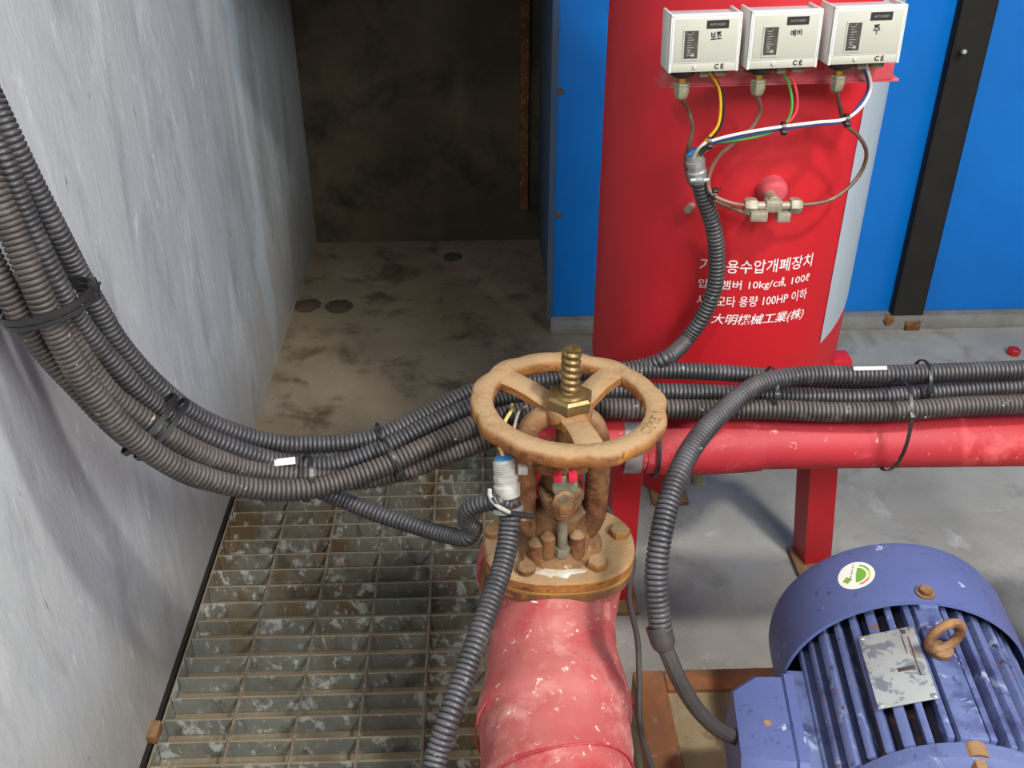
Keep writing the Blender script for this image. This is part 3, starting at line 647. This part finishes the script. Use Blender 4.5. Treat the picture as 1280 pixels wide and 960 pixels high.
bm = B(); box(bm, -.0, .012, -.004, .006, .026, .038, .002, Matrix.Translation(g0b + Vector((.013, 0, 0)))); bmo('locknut_lug', bm, 'whitemetal', ge)
tube('wire', [g0b + gd * .04, g0b + gd * .055 + Vector((-.002, 0, 0)), D(624, 560, 1.21), D(630, 530, 1.25), D(640, 512, 1.31), D(640, 506, 1.37)], .0024, 'paleyellow', label='pale yellow wire rising out of the gland by the handwheel', cat='wire')
tube('wire', [g0b + gd * .04 + Vector((.004, 0, 0)), D(640, 548, 1.22), D(645, 525, 1.25), D(650, 513, 1.30), D(658, 508, 1.37)], .002, 'whitemetal', label='thin white wire looping under the handwheel spokes', cat='wire')
# twisted silver tape tie round the gland joint
tie(D(634, 634, 1.212), gd, (1, 0, 0), .0185, .019, 'scuffed silver-black tie round the hooked conduit at the metal gland', .006, .0018, head=(-.9, .3), mat='zinc')
tube('binding_tail', [D(617, 622, 1.19), D(622, 632, 1.187), D(634, 640, 1.185), D(650, 643, 1.18), D(668, 646, 1.17)], .0035, 'tie', label='loose black binding tail pointing from the gland to the valve yoke', cat='binding tail')
tube('binding_tail', [D(612, 612, 1.20), D(613, 622, 1.193), D(624, 634, 1.185), D(640, 642, 1.183)], .0028, 'whitemetal', label='torn whitish binding strip below the metal gland', cat='binding tail')

# cable to the motor
c0 = D(828, 800, 1.18)
cab = empty('motor_cable', c0, label='black rubber cable from the hanging conduit into the motor terminal box', cat='cable')
bm = B(); lathe(bm, [(.0148, -.018), (.0150, 0), (.0142, .006), (.0105, .012)], c0 , (D(832, 812, 1.18) - c0), 20); bmo('conduit_bush', bm, 'rubber', cab)
TB_IN = D(938, 930, 1.285)
tube('cable_run', [c0, D(836, 820, 1.18), D(848, 848, 1.185), D(868, 882, 1.20), D(893, 908, 1.225), TB_IN], .0098, 'rubber', cab)

# ties on the bundles
def dirpx(a, b): return D(*b) - D(*a)
vU = Vector((0, -.55, .83))
tie(D(56, 376, 1.075), dirpx((90, 430, 1.12), (30, 320, 1.05)), D(100, 350, 1.08) - D(0, 400, 1.08), .051, .038, 'wide black tie round the whole bundle near the photo left edge', .0075, .0022, head=(.97, .1), tail=.012, taild=(.7, 0, .3))
tie(D(62, 384, 1.08), dirpx((90, 430, 1.12), (30, 320, 1.05)), D(110, 350, 1.08) - D(8, 408, 1.08), .050, .037, 'second black tie just below the wide one near the left edge', .005, .002, head=(.97, -.1))
tie(D(187, 530, 1.205), dirpx((150, 480, 1.19), (250, 560, 1.25)), D(216, 486, 1.22) - D(158, 570, 1.19), .046, .027, 'black tie round the bundle at the lower bend, nearer the left edge', .006, .0018, head=(.35, -.9))
tie(D(202, 536, 1.215), dirpx((150, 480, 1.19), (250, 560, 1.25)), D(228, 490, 1.23) - D(176, 572, 1.2), .046, .027, 'black tie round the bundle at the lower bend, farther from the left edge', .006, .0018, head=(.55, -.8), tail=.01, taild=(.5, -.2, .6))
tie(D(383, 598, 1.325), dirpx((340, 598, 1.3), (440, 596, 1.34)), vU, .036, .030, 'black tie round the lower conduits at the lowest point of the sag', .0055, .0018, head=(.45, .9))
tie(D(478, 548, 1.378), dirpx((440, 560, 1.37), (520, 526, 1.39)), vU, .0165, .0165, 'small tie on the topmost conduit left of the handwheel', .0045, .0014, head=(.75, -.65), tail=.012, taild=(-.2, 0, 1))
tie(D(490, 574, 1.352), dirpx((440, 596, 1.34), (540, 548, 1.37)), vU, .034, .030, 'tie round the middle conduits left of the handwheel', .005, .0015, head=(.3, .9))

# ---------------------------------------------------------------- horizontal red pipe
PR = .0395
pa = D(1340, 549, 1.475); pz0 = D(1040, 556, 1.462); pc = D(800, 557, 1.458); pe = D(700, 556, 1.455)
hp = empty('water_pipe', pc, label='red painted water pipe running level under the black conduits', cat='pipe')
bm = B(); cyl(bm, pe, PR, (pa - pe).length + .3, pa - pe, 40); bmo('pipe_run', bm, 'redpipe', hp)
pd = (pa - pe).normalized()
# slight paint/wrap roll near the valve
b1 = pe + pd * ((D(795, 557, 1.458) - pe).length); b2 = D(782, 557, 1.457)
bm = B(); cyl(bm, b2 - pd * .006, PR + .0015, .026, pd, 40, .001); bmo('bare_collar', bm, 'zinc', hp)['label'] = 'bare silver collar on the red pipe'
def bulge(x0, x1, h):
    bm = B(); A = D(x0, 557, 1.458); Bq = D(x1, 557, 1.460); L_ = (Bq - A).length
    lathe(bm, [(PR, 0), (PR + h * .6, .01), (PR + h, .03), (PR + h, L_ * .6), (PR + h * .5, L_ * .85), (PR, L_)], A, pd, 40); return bm
bmo('wrap_sleeve', bulge(806, 950, .004), 'redpipe', hp)
# elbow down to the valve's far side
bm = B(); vX = 0.109
el = [pe, pe - pd * .03, pe - pd * .055 + Vector((0, -.003, -.015)), Vector((vX, 1.19, pe.z - .06)), Vector((vX, 1.185, pe.z - .10)), Vector((vX, 1.165, .40)), Vector((vX, 1.13, .385))]
sweep(bm, spline(el, .012), PR, 24); bmo('elbow', bm, 'redpipe', hp)
# stand holding the pipe's far end, out of the frame to the right
ps = pa + pd * .15
bmo('pipe_support', bx(ps.x - .03, ps.x + .03, ps.y - .03, ps.y + .03, 0, ps.z - PR + .002, .003), 'redleg', hp)
tie(D(1115, 532, 1.425), pd, (0, -.25, 1), .078, .052, 'black tie strapping conduits to the red pipe, with its head on top', .005, .0016, head=(.75, .66))
tie(D(1024, 480, 1.44) + Vector((.15, 0, 0)), pd, (0, -.3, 1), .034, .030, 'black tie round the conduits near the right photo edge', .005, .0015, head=(.4, .9))
tie(D(962, 490, 1.425), pd, (0, -.3, 1), .040, .032, 'black tie round the conduits where one branches down to the motor', .005, .0015, head=(.55, .8))
tie(D(818, 556, 1.458), pd, (0, -.3, 1), PR + .006, PR + .006, 'narrow black tie round the red pipe right of the handwheel', .005, .0015, head=(-1, .1), tail=.016, taild=(0, -.2, -1))
# white masking strip on the conduit and the paper scrap on the bundle
q = D(1088, 460, 1.405); mt = Matrix.Translation(q) @ frame_z((0, -.6, .8))
o = bmo('paint_smear', bx(-.024, .024, -.0028, .0028, -.004, .0002, .0006, mt), 'paper'); tag(o, 'white paint smear on top of the conduit over the red pipe', 'paint smear')
q = D(356, 577, 1.325); mt = Matrix.Translation(q) @ frame_z((0, -.6, .8)) @ Matrix.Rotation(.1, 4, 'Z')
o = bmo('paper_scrap', bx(-.014, .014, -.005, .005, -.001, .0006, .0003, mt), 'paper'); tag(o, 'small whitish paper scrap caught between conduits at the sag', 'paper scrap')
p = PZ(1266, 443, 0); bm = B(); cyl(bm, p, .018, .02, n=7, bev=.003); o = bmo('paint_chip', bm, 'redleg'); tag(o, 'small red lump on the floor by the enclosure base at right', 'paint chip')

# ---------------------------------------------------------------- gate valve
VX, VY = 0.101, 1.048
valve = empty('gate_valve', (VX, VY, .30), label='rusty gate valve with round handwheel and threaded stem', cat='valve')
FT = .503
def plate_bm(a, b, z0, z1, ex=2.5, n=72, bev=.003, cx=VX, cy=VY):
    bm = B(); rings = []
    for (k, z) in ((-bev, z0), (0, z0 + bev), (0, z1 - bev), (-bev, z1)):
        ring = []
        for i in range(n):
            t = 2 * PI * i / n; c_, s_ = math.cos(t), math.sin(t)
            ring.append(bm.verts.new((cx + (a + k) * math.copysign(abs(c_) ** (2 / ex), c_), cy + (b + k) * math.copysign(abs(s_) ** (2 / ex), s_), z)))
        rings.append(ring)
    for r0, r1 in zip(rings, rings[1:]):
        for i in range(n): bm.faces.new((r0[i], r0[(i + 1) % n], r1[(i + 1) % n], r1[i]))
    bm.faces.new(rings[0]); bm.faces.new(rings[-1]); return bm
FA, FB = .104, .083
bmo('bonnet_flange', plate_bm(FA, FB, FT - .019, FT), 'wheel', valve)
bmo('gasket', plate_bm(FA - .001, FB - .001, FT - .022, FT - .018, bev=.0005), 'gasket', valve)
bmo('body_flange', plate_bm(FA - .001, FB - .002, FT - .040, FT - .0215), 'rust', valve)
bolts = [(775, 664), (747, 703), (658, 710), (616, 664), (636, 640), (742, 638)]
for i, (a, b) in enumerate(bolts):
    p = PZ(a, b, FT + .006); p.z = FT
    bm = B()
    if i in (2, 3): cyl(bm, p, .0125, .012, n=20, bev=.003)
    else: hexnut(bm, p, .0145, .011, rot=.3 * i)
    bmo('flange_bolt', bm, 'rust' if i in (2, 3) else 'wheel', valve)
bm = B(); q = PZ(700, 714, FT)
bmesh.ops.create_icosphere(bm, subdivisions=3, radius=1)
for v in bm.verts: v.co = Vector((v.co.x * .030 * (1 + .25 * math.sin(5 * v.co.y + 2)) + q.x, v.co.y * .012 * (1 + .3 * math.sin(7 * v.co.x)) + q.y, v.co.z * .0022 + FT))
bmo('paint_splash', bm, 'whitepaint', valve)['label'] = 'white paint splash on the flange'
# bonnet neck
bm = B(); lathe(bm, [(.060, FT - .001), (.056, FT + .008), (.046, FT + .022), (.038, FT + .045), (.036, FT + .062), (.030, FT + .066)], (VX, VY, 0), n=40)
bmo('bonnet_neck', bm, 'rust', valve)
# ribs at the neck front
bmo('neck_block', bx(VX - .042, VX + .030, VY - .036, VY + .03, FT, FT + .034, .010, seg=3), 'rust', valve)
bmo('neck_base', bx(VX - .052, VX + .040, VY - .050, VY + .045, FT - .002, FT + .012, .004), 'rust', valve)
for x, hh in ((-.034, .034), (.020, .046), (-.018, .044)):
    bm = B(); lathe(bm, [(.0105, FT), (.0115, FT + hh * .5), (.0105, FT + hh), (.005, FT + hh + .005)], (VX + x, VY - .040, 0), n=16); bmo('neck_lug', bm, 'rust', valve)
# gland follower and bolts
bm = plate_bm(.030, .060, FT + .082, FT + .096, 1.7, bev=.003); bmo('gland_follower', bm, 'rust', valve)
bm = B(); lathe(bm, [(.024, FT + .06), (.024, FT + .085)], (VX, VY, 0), n=28); bmo('gland_sleeve', bm, 'rust', valve)
for s in (-1, 1):
    y = VY + s * .046
    bm = B(); cyl(bm, (VX, y, FT + .01), .0065, .100, n=14); hexnut(bm, (VX, y, FT + .022), .011, .009); bmo('gland_stud', bm, 'dirtgrey', valve)
    bm = B(); hexnut(bm, (VX, y, FT + .096), .0165, .013, rot=.2); bmo('gland_nut', bm, 'rust', valve)
# yoke: two arms joining at the bush
TOPZ = .705
for s in (-1, 1):
    P = [Vector((VX + s * x, VY, z)) for x, z in ((.022, FT + .020), (.036, FT + .030), (.046, FT + .050), (.048, .60), (.048, .66), (.044, .69), (.030, .708), (.010, .712))]
    bm = B(); sweep(bm, spline(P, .01), lambda i, n: (.0215 - .010 * max(0, i / n - .55) / .45, .0155 - .004 * max(0, i / n - .55) / .45), sect=[(math.copysign(abs(math.cos(t)) ** .7, math.cos(t)), math.copysign(abs(math.sin(t)) ** .7, math.sin(t))) for t in [2 * PI * k / 16 for k in range(16)]], up0=(1, 0, 0))
    bmo('yoke_arm', bm, 'rust', valve)
# two-part yoke cross web carrying the red squares
bm = plate_bm(.042, .020, .628, .646, 2.2, bev=.003); bmo('yoke_web', bm, 'rust', valve)
bm = B(); lathe(bm, [(.021, .60), (.024, .61), (.024, .66), (.020, .665)], (VX, VY, 0), n=24); bmo('stem_bush', bm, 'rust', valve)
for a in (697, 716):
    q = PY(a, 599, VY - .030); bmo('red_plug', bx(q.x - .0055, q.x + .0055, VY - .031, VY - .014, q.z - .005, q.z + .0055, .001), 'redcap', valve)
bm = B(); q = PY(706, 612, VY - .028); cyl(bm, (q.x, VY - .012, q.z), .017, .016, (0, -1, .15), 20, .002); bmo('web_boss', bm, 'dirtgrey', valve)
bm = B(); q = PY(706, 634, VY - .045); cyl(bm, (q.x, VY - .028, q.z), .013, .016, (0, -1, .5), 18, .004); bmo('web_stud', bm, 'wheel', valve)
# stem with trapezoidal thread
bm = B(); n = 20; turns = 0.0095; z0, z1 = .50, .810
lathe(bm, [(.010, z0), (.010, .70)], (VX + .002, VY, 0), n=16)
rings = []; st = .0012; k = 0; zz = .70
while zz <= z1:
    ring = []
    for i in range(n):
        a = 2 * PI * i / n; ph = ((zz / turns + a / (2 * PI)) % 1)
        r = .0125 if ph < .42 else (.0125 - .003 * (ph - .42) / .12 if ph < .54 else (.0095 if ph < .86 else .0095 + .003 * (ph - .86) / .14))
        if zz > z1 - .002: r = min(r, .0108)
        ring.append(bm.verts.new((VX + .008 + r * math.cos(a), VY + r * math.sin(a), zz)))
    rings.append(ring); zz += st
for a, b in zip(rings, rings[1:]):
    for i in range(n): bm.faces.new((a[i], a[(i + 1) % n], b[(i + 1) % n], b[i]))
bm.faces.new(rings[0])
inner = [bm.verts.new((VX + .008 + .004 * math.cos(2 * PI * i / n), VY + .004 * math.sin(2 * PI * i / n), zz - .001)) for i in range(n)]
low = [bm.verts.new((VX + .008 + .003 * math.cos(2 * PI * i / n), VY + .003 * math.sin(2 * PI * i / n), zz - .005)) for i in range(n)]
for a, b in ((rings[-1], inner), (inner, low)):
    for i in range(n): bm.faces.new((a[i], a[(i + 1) % n], b[(i + 1) % n], b[i]))
bm.faces.new(low)
bmo('stem', bm, 'brass', valve, sharp=50)
# handwheel
WZ = .727; WR = .1255
hw_c = Vector((VX + .007, VY, WZ))
WT = Matrix.Translation(hw_c) @ Matrix.Rotation(math.radians(2.6), 4, 'Y')
bm = B(); N = 144; lobes = 14; rings = []
sect = [(-.0150, -.002), (-.0145, .006), (-.0125, .0088), (.0, .0098), (.0115, .0088), (.0145, .006), (.0152, 0), (.0140, -.0085), (.010, -.0115), (-.010, -.0115), (-.0140, -.008)]
for i in range(N):
    t = 2 * PI * i / N; out = .0016 * (math.cos(((lobes * t / (2 * PI) + .3) % 1 - .5) * 2 * PI / lobes) ** -1 - 1) * -55 + .0008 * math.sin(9 * t)
    ring = []
    for (x, z) in sect:
        r = (WR - .0150) + x + (out * 1.6 if x > 0 else 0)
        ring.append(bm.verts.new(WT @ Vector((r * math.cos(t), r * math.sin(t), z))))
    rings.append(ring)
for i in range(N):
    a, b = rings[i], rings[(i + 1) % N]
    for k in range(len(sect)): bm.faces.new((a[k], a[(k + 1) % len(sect)], b[(k + 1) % len(sect)], b[k]))
wheel = bmo('handwheel', bm, 'wheel', valve, sharp=50)
for ang in (-80, 50, 143):
    t = math.radians(ang); dv = Vector((math.cos(t), math.sin(t), 0))
    P = [WT @ (dv * r + Vector((0, 0, z))) for r, z in ((.104, .0), (.088, .0), (.065, -.002), (.045, -.006), (.028, -.010), (.014, -.011))]
    bm = B(); sweep(bm, spline(P, .008), lambda i, n: (.0185 - .004 * math.sin(PI * min(1, i / n)) ** .8 * .6, .0072), sect=RECT, up0=(0, 0, 1)); bmo('spoke', bm, 'wheel', wheel)
bm = B(); lathe(bm, [(.026, -.022), (.030, -.018), (.031, -.006), (.027, .001), (.014, .002)], hw_c, n=36); bmo('hub', bm, 'wheel', wheel)
# raised direction mark on the rim
for (a0, s) in ((-.58, '0'), (-.42, 'P'), (-.26, 'E'), (-.10, 'N')):
    pass
fl = WT @ Matrix.Rotation(math.radians(-30), 4, 'Z') @ Matrix.Translation((.1, 0, .0092))
me = text_mesh('OPEN', .017, .02)
xs = [v.co.x for v in me.vertices]; mid = (min(xs) + max(xs)) / 2
bm = B(); bm.from_mesh(me)
res = bmesh.ops.extrude_face_region(bm, geom=bm.faces[:]); 
for v in [g_ for g_ in res['geom'] if isinstance(g_, bmesh.types.BMVert)]: v.co.z += .0014
for v in bm.verts:
    th = math.radians(-28) + (v.co.x - mid) / .100 * 1.15; r = .111 - (v.co.y - .006)
    v.co = WT @ Vector((r * math.cos(-math.radians(28) * 0 + th - 0), r * math.sin(th), .0090 + v.co.z))
bmo('raised_lettering', bm, 'wheel', wheel, smooth=False)
bm = B(); hexnut(bm, (VX + .008, VY, WZ + .001), .0305, .017, rot=.35); lathe(bm, [(.021, WZ + .017), (.019, WZ + .021), (.0125, WZ + .0215)], (VX + .008, VY, 0), n=28); bmo('stem_nut', bm, 'brass', valve)['label'] = 'tarnished brass hexagon nut'
# red body: neck, flanges, and far flange disc
bm = B(); lathe(bm, [(.068, .33), (.078, .38), (.080, .42), (.074, FT - .04)], (VX, VY, 0), n=48, rfun=lambda r, z, a: r * (1.0 + .12 * abs(math.cos(a)) ** 2)); bmo('valve_body', bm, 'wrap', valve)
bm = B(); cyl(bm, (VX - .004, 1.125, .372), .112, .024, (0, 1, 0), 56, .003); bmo('far_flange', bm, 'wrap', valve)
bm = B(); cyl(bm, (VX - .004, 1.095, .372), .106, .022, (0, 1, 0), 56, .003); bmo('companion_flange', bm, 'rust', valve)
bm = B(); cyl(bm, (VX - .004, 1.1165, .372), .104, .010, (0, 1, 0), 56); bmo('flange_gasket', bm, 'gasket', valve)
for k in range(8):
    a = PI / 8 + k * PI / 4; p = Vector((VX - .004 + .088 * math.cos(a), 1.083, .372 + .088 * math.sin(a)))
    bm = B(); hexnut(bm, p, .013, .075, (0, 1, 0)); bmo('flange_bolt', bm, 'rust', valve)
bm = B(); cyl(bm, (VX, 1.148, .378), .055, .06, (0, 1, 0), 40); bmo('far_neck', bm, 'redpipe', valve)

# ---------------------------------------------------------------- foreground wrapped pipe
fp = empty('wrapped_pipe', (VX, .6, .0), label='fat worn pinkish red wrapped pipe running from the valve toward the viewer', cat='pipe')
def fx_(y):   # slight drift of the pipe's axis to the left as it comes forward
    return VX - .008 - (1.0 - y) * .05
P = [Vector((VX - .002, 1.03, .405)), Vector((fx_(.985), .985, .392)), Vector((fx_(.94), .945, .372)), Vector((fx_(.88), .88, .352)), Vector((fx_(.80), .80, .338)), Vector((fx_(.7), .70, .335)), Vector((fx_(.55), .55, .335)), Vector((fx_(.35), .35, .335)), Vector((fx_(.1), .05, .335))]
S = spline(P, .008)
def rf(i, n):
    y = S[i].y
    ks = [(1.03, .080), (1.0, .084), (.965, .088), (.93, .094), (.90, .1010), (.875, .1035), (.868, .0985), (.80, .0965), (.77, .0985), (.763, .0955), (.70, .0955), (.64, .097), (.633, .0945), (0, .0945)]
    for (a, ra), (b, rb) in zip(ks, ks[1:]):
        if b <= y <= a: return ra + (rb - ra) * (a - y) / (a - b)
    return .0795 if y > 1 else .0945
bm = B(); sweep(bm, S, rf, 64)
for v in bm.verts:
    v.co += Vector((math.sin(v.co.y * 61 + v.co.z * 23), 0, math.sin(v.co.y * 47 + v.co.x * 31))) * .0013
bmo('pipe_run', bm, 'wrap', fp, sharp=60)
# overlapping wrap seams
for (y, rr) in ((.872, .1042), (.767, .0995)):
    bm = B(); ring = []
    cz = .346 if y > .85 else .337
    for k in range(64):
        a = 2 * PI * k / 64; ring.append(Vector((fx_(y) + rr * math.cos(a), y + .016 * math.cos(a) + .004 * math.sin(3 * a), cz + rr * math.sin(a))))
    sweep(bm, ring, (.0014, .0014), 6, closed=True); bmo('wrap_seam', bm, 'redpipe', fp)
# pipe shoe under the near end
for y in (.25, .70): bmo('pipe_shoe', bx(fx_(y) - .04, fx_(y) + .04, y - .03, y + .03, -.0 if y > .45 else 0, .245, .004), 'redleg', fp)
tube('loose_cable', [D(735, 600, 1.55), D(790, 690, 1.48), D(786, 745, 1.42), D(797, 800, 1.36), D(799, 850, 1.32), D(800, 905, 1.28), D(812, 950, 1.22), D(830, 1000, 1.16)], .0042, 'rubber', label='thin black cable running down along the right side of the wrapped pipe', cat='cable')

# ---------------------------------------------------------------- plinth, base frame, motor
e1 = PZ(800, 838, .16); bx0 = PZ(802, 900, .16).x
pl = bmo('pump_plinth', bx(bx0 + .006, 1.6, -.2, e1.y - .006, 0, .105, .006), 'grout'); tag(pl, 'low yellowish concrete plinth under the blue motor', 'plinth')
bf = empty('base_frame', (.8, .5, .105), label='rusty steel channel frame on the plinth beneath the blue motor', cat='base frame')
bmo('side_channel', bx(bx0, bx0 + .05, -.15, e1.y, .105, .16, .003), 'base', bf)
bmo('end_channel', bx(bx0 + .05, 1.58, e1.y - .042, e1.y, .105, .16, .003), 'base', bf)
bmo('grout_fill', bx(bx0 + .05, 1.58, -.15, e1.y - .042, .105, .152), 'grout', bf)
MO = Vector((.575, 1.03, .348)); MR = -math.radians(7)
motor = empty('electric_motor', (MO.x, MO.y, .16), MR, label='chipped blue finned electric motor lying on the rusty base', cat='motor')
def ml(name, bm, mat, parent=None, **k):
    bmesh.ops.transform(bm, matrix=Matrix.Translation((0, 0, MO.z - .16)), verts=bm.verts)
    if parent is None: return bmo(name, bm, mat, motor, world=False, **k)
    return bmo(name, bm, mat, parent, world=False, **k)
Yax = (0, 1, 0)
CR = .163
bm = B(); lathe(bm, [(CR - .004, -.125), (CR, -.124), (CR, -.02), (CR - .004, -.006), (CR - .016, 0.0), (.06, .004), (.01, .004)], (0, 0, 0), Yax, 72, cap=False)
lathe(bm, [(CR - .004, -.125), (CR - .006, -.1), (CR - .006, -.02), (.05, -.012), (.01, -.012)], (0, 0, 0), Yax, 72, cap=False)
cowl = ml('fan_cowl', bm, 'cowl')
bm = B(); lathe(bm, [(CR - .009, -.055), (CR - .007, -.055), (CR - .007, -.05), (.03, -.05), (.03, -.055)], (0, 0, 0), Yax, 48); ml('end_shield', bm, 'motorcore')
core = .122
bm = B(); lathe(bm, [(core, -.335), (core, -.06), (core + .012, -.055)], (0, 0, 0), Yax, 64); ml('stator_core', bm, 'motorcore')
# cooling fins, radial, one by one
finr = .149
for k in range(-11, 12):
    a = k * 9.0
    if abs(a) < 6: continue
    if -112 < a < -72: continue
    aa = math.radians(a); wd = .0042 if k % 3 else .0062
    y0 = -.322 + random.uniform(-.004, .004); y1 = -.088 + random.uniform(-.006, .004)
    bm = bx(-wd, wd, y0, y1, core - .004, finr + random.uniform(-.002, .001), .0018)
    bmesh.ops.transform(bm, matrix=Matrix.Rotation(aa, 4, 'Y'), verts=bm.verts)
    ml('cooling_fin', bm, 'motor')
bm = bx(-.0165, .0165, -.327, -.085, core - .004, finr + .003, .004); box(bm, -.012, .014, -.13, -.085, finr - .01, finr + .010, .004); ml('top_pad', bm, 'motor')
bm = B(); hexnut(bm, (0, -.108, CR + .001), .009, .007); lathe(bm, [(.012, CR - .002), (.012, CR + .002)], (0, -.108, 0), n=16); ml('cowl_screw', bm, 'rust', cowl)
# drive end shield with bearing boss and bolts
bm = B(); lathe(bm, [(finr - .008, -.322), (finr - .003, -.326), (finr - .003, -.345), (finr - .012, -.352), (.09, -.37), (.05, -.39), (.02, -.395)], (0, 0, 0), Yax, 64); ml('drive_end_shield', bm, 'motor')
bm = B(); cyl(bm, (0, -.48, 0), .019, .10, Yax, 24, .002); ml('shaft', bm, 'zinc')
for k in range(4):
    a = PI / 2 + k * PI / 2
    bm = B(); p = Vector((.134 * math.cos(a), -.355, .134 * math.sin(a))); hexnut(bm, p + Vector((0, .01, 0)), .011, .018, (0, -1, 0)); cyl(bm, p + Vector((0, .03, 0)), .016, .02, (0, -1, 0), 16); ml('shield_bolt', bm, 'rust')
# eye bolt
ebp = Vector((-.004, -.200, finr + .003))
bm = B(); cyl(bm, ebp, .014, .009, n=20, bev=.002); ring = [ebp + Vector((.021 * math.cos(t), .010 * math.cos(t), .027 + .021 * math.sin(t))) for t in [2 * PI * k / 32 for k in range(32)]]
sweep(bm, ring, .0058, 10, closed=True); ml('eye_bolt', bm, 'rust')
# nameplate on the left of the pad
npm = Matrix.Rotation(math.radians(-22), 4, 'Y')
bm = bx(-.034, .034, -.272, -.158, finr + .001, finr + .003, .0008); bmesh.ops.transform(bm, matrix=npm, verts=bm.verts)
npl = ml('name_plate', bm, 'plate'); npl['label'] = 'worn silver name plate'
for (x, y) in ((-.030, -.268), (.030, -.268), (-.030, -.162), (.030, -.162)):
    bm = B(); cyl(bm, (x, y, finr + .002), .0034, .003, n=12, bev=.001); bmesh.ops.transform(bm, matrix=npm, verts=bm.verts); ml('rivet', bm, 'zinc', npl)
bm = B()
for (x, y, w_, h_) in ((.020, -.165, .006, .006), (.0235, -.205, .0016, .062), (.0165, -.185, .0012, .030), (.010, -.222, .020, .006)):
    box(bm, x - w_ / 2, x + w_ / 2, y - h_ / 2, y + h_ / 2, finr + .0029, finr + .0034)
bmesh.ops.transform(bm, matrix=npm, verts=bm.verts); ml('printed_marks', bm, 'motorcore', npl, smooth=False)
# round energy sticker on the cowl
sa = math.radians(-27); sy = -.062; sr = .0245
def cw(x, y, dr=.0006):
    """disc coordinates -> cowl surface"""
    x, y = x * .643 + y * .766, -x * .766 + y * .643
    t = sa + x / CR; r = CR + dr; return Vector((r * math.sin(t), sy + y, r * math.cos(t)))
def patch(poly_fn, nu, nv, dr):
    bm = B(); g = [[bm.verts.new(cw(*poly_fn(i / nu, j / nv), dr)) for j in range(nv + 1)] for i in range(nu + 1)]
    for i in range(nu):
        for j in range(nv): bm.faces.new((g[i][j], g[i + 1][j], g[i + 1][j + 1], g[i][j + 1]))
    return bm
def polar(r0, r1, a0, a1, dr, n=20):
    return patch(lambda u, v: ((r0 + (r1 - r0) * v) * math.cos(math.radians(a0 + (a1 - a0) * u)), (r0 + (r1 - r0) * v) * math.sin(math.radians(a0 + (a1 - a0) * u))), n, 2, dr)
stk = ml('energy_sticker', polar(.0002, sr, 0, 360, .0006, 40), 'paper', cowl); stk['label'] = 'round white sticker with green and red arc'
for (a0, a1, mt_) in ((115, 60, 'solive'), (60, 15, 'syel'), (15, -35, 'sred')):
    ml('sticker_arc', polar(.0165, .0195, a0 - 0, a1 - 0, .0009), mt_, stk)
ml('sticker_dome', polar(.0002, .0135, 120, -50, .0009), 'sgreen', stk)
ml('sticker_block', patch(lambda u, v: (-.009 + .009 * u, -.017 + .009 * v), 2, 2, .0009), 'solive', stk)
bm = B()
for k in range(7):
    a = math.radians(125 - 0); c0_ = Vector((-.0125 + .0021 * k + .001, .0115 - .0036 * k, 0))
    g = [bm.verts.new(cw(c0_.x - .0035 + dx, c0_.y + dy, .0009)) for dx, dy in ((0, 0), (.0016, .0006), (.0012, .0024), (-.0004, .0018))]; bm.faces.new(g)
ml('sticker_lettering', bm, 'ink', stk, smooth=False)
# terminal box with bevelled lid
bm = bx(-.165, -.118, -.300, -.140, -.06, .045, .006); ml('terminal_box', bm, 'motor')
bm = B()
X0, X1 = -.170, -.235
o0 = [(-.312, -.085), (-.138, -.085), (-.138, .052), (-.312, .052)]
def rr(poly, k, x): 
    cy = sum(p_[0] for p_ in poly) / 4; cz = sum(p_[1] for p_ in poly) / 4; out = []
    for i, (y, z) in enumerate(poly):
        for s in (0, 1):
            q0 = poly[(i - 1) % 4] if s == 0 else poly[(i + 1) % 4]
            d_ = Vector((q0[0] - y, q0[1] - z)).normalized() * .018
            out.append(bm.verts.new((x, cy + (y + d_.x - cy) * k, cz + (z + d_.y - cz) * k)))
    return out
R_ = [rr(o0, 1, -.158), rr(o0, 1, X0), rr(o0, .95, X0 - .003), rr(o0, .93, X0 - .035), rr(o0, .72, X1)]
for a, b in zip(R_, R_[1:]):
    for i in range(8): bm.faces.new((a[i], a[(i + 1) % 8], b[(i + 1) % 8], b[i]))
bm.faces.new(R_[0]); bm.faces.new(R_[-1])
ml('terminal_lid', bm, 'cowl')
bm = B(); hexnut(bm, (-.200, -.235, .042), .006, .006); ml('lid_screw', bm, 'rust')
wi = wm(motor).inverted() @ TB_IN
bm = B(); cyl(bm, wi - Vector((.012, 0, 0)), .0135, .05, (1, 0, .0), 18, .002); bmo('cable_entry', bm, 'rubber', motor, world=False)
for s in (-1, 1):
    bm = B(); box(bm, s * .13 - .04, s * .13 + .04, -.36, -.10, .0, .02, .004); box(bm, s * .09, s * .12, -.35, -.11, .015, .11, .004)
    bmo('foot', bm, 'motor', motor, world=False)
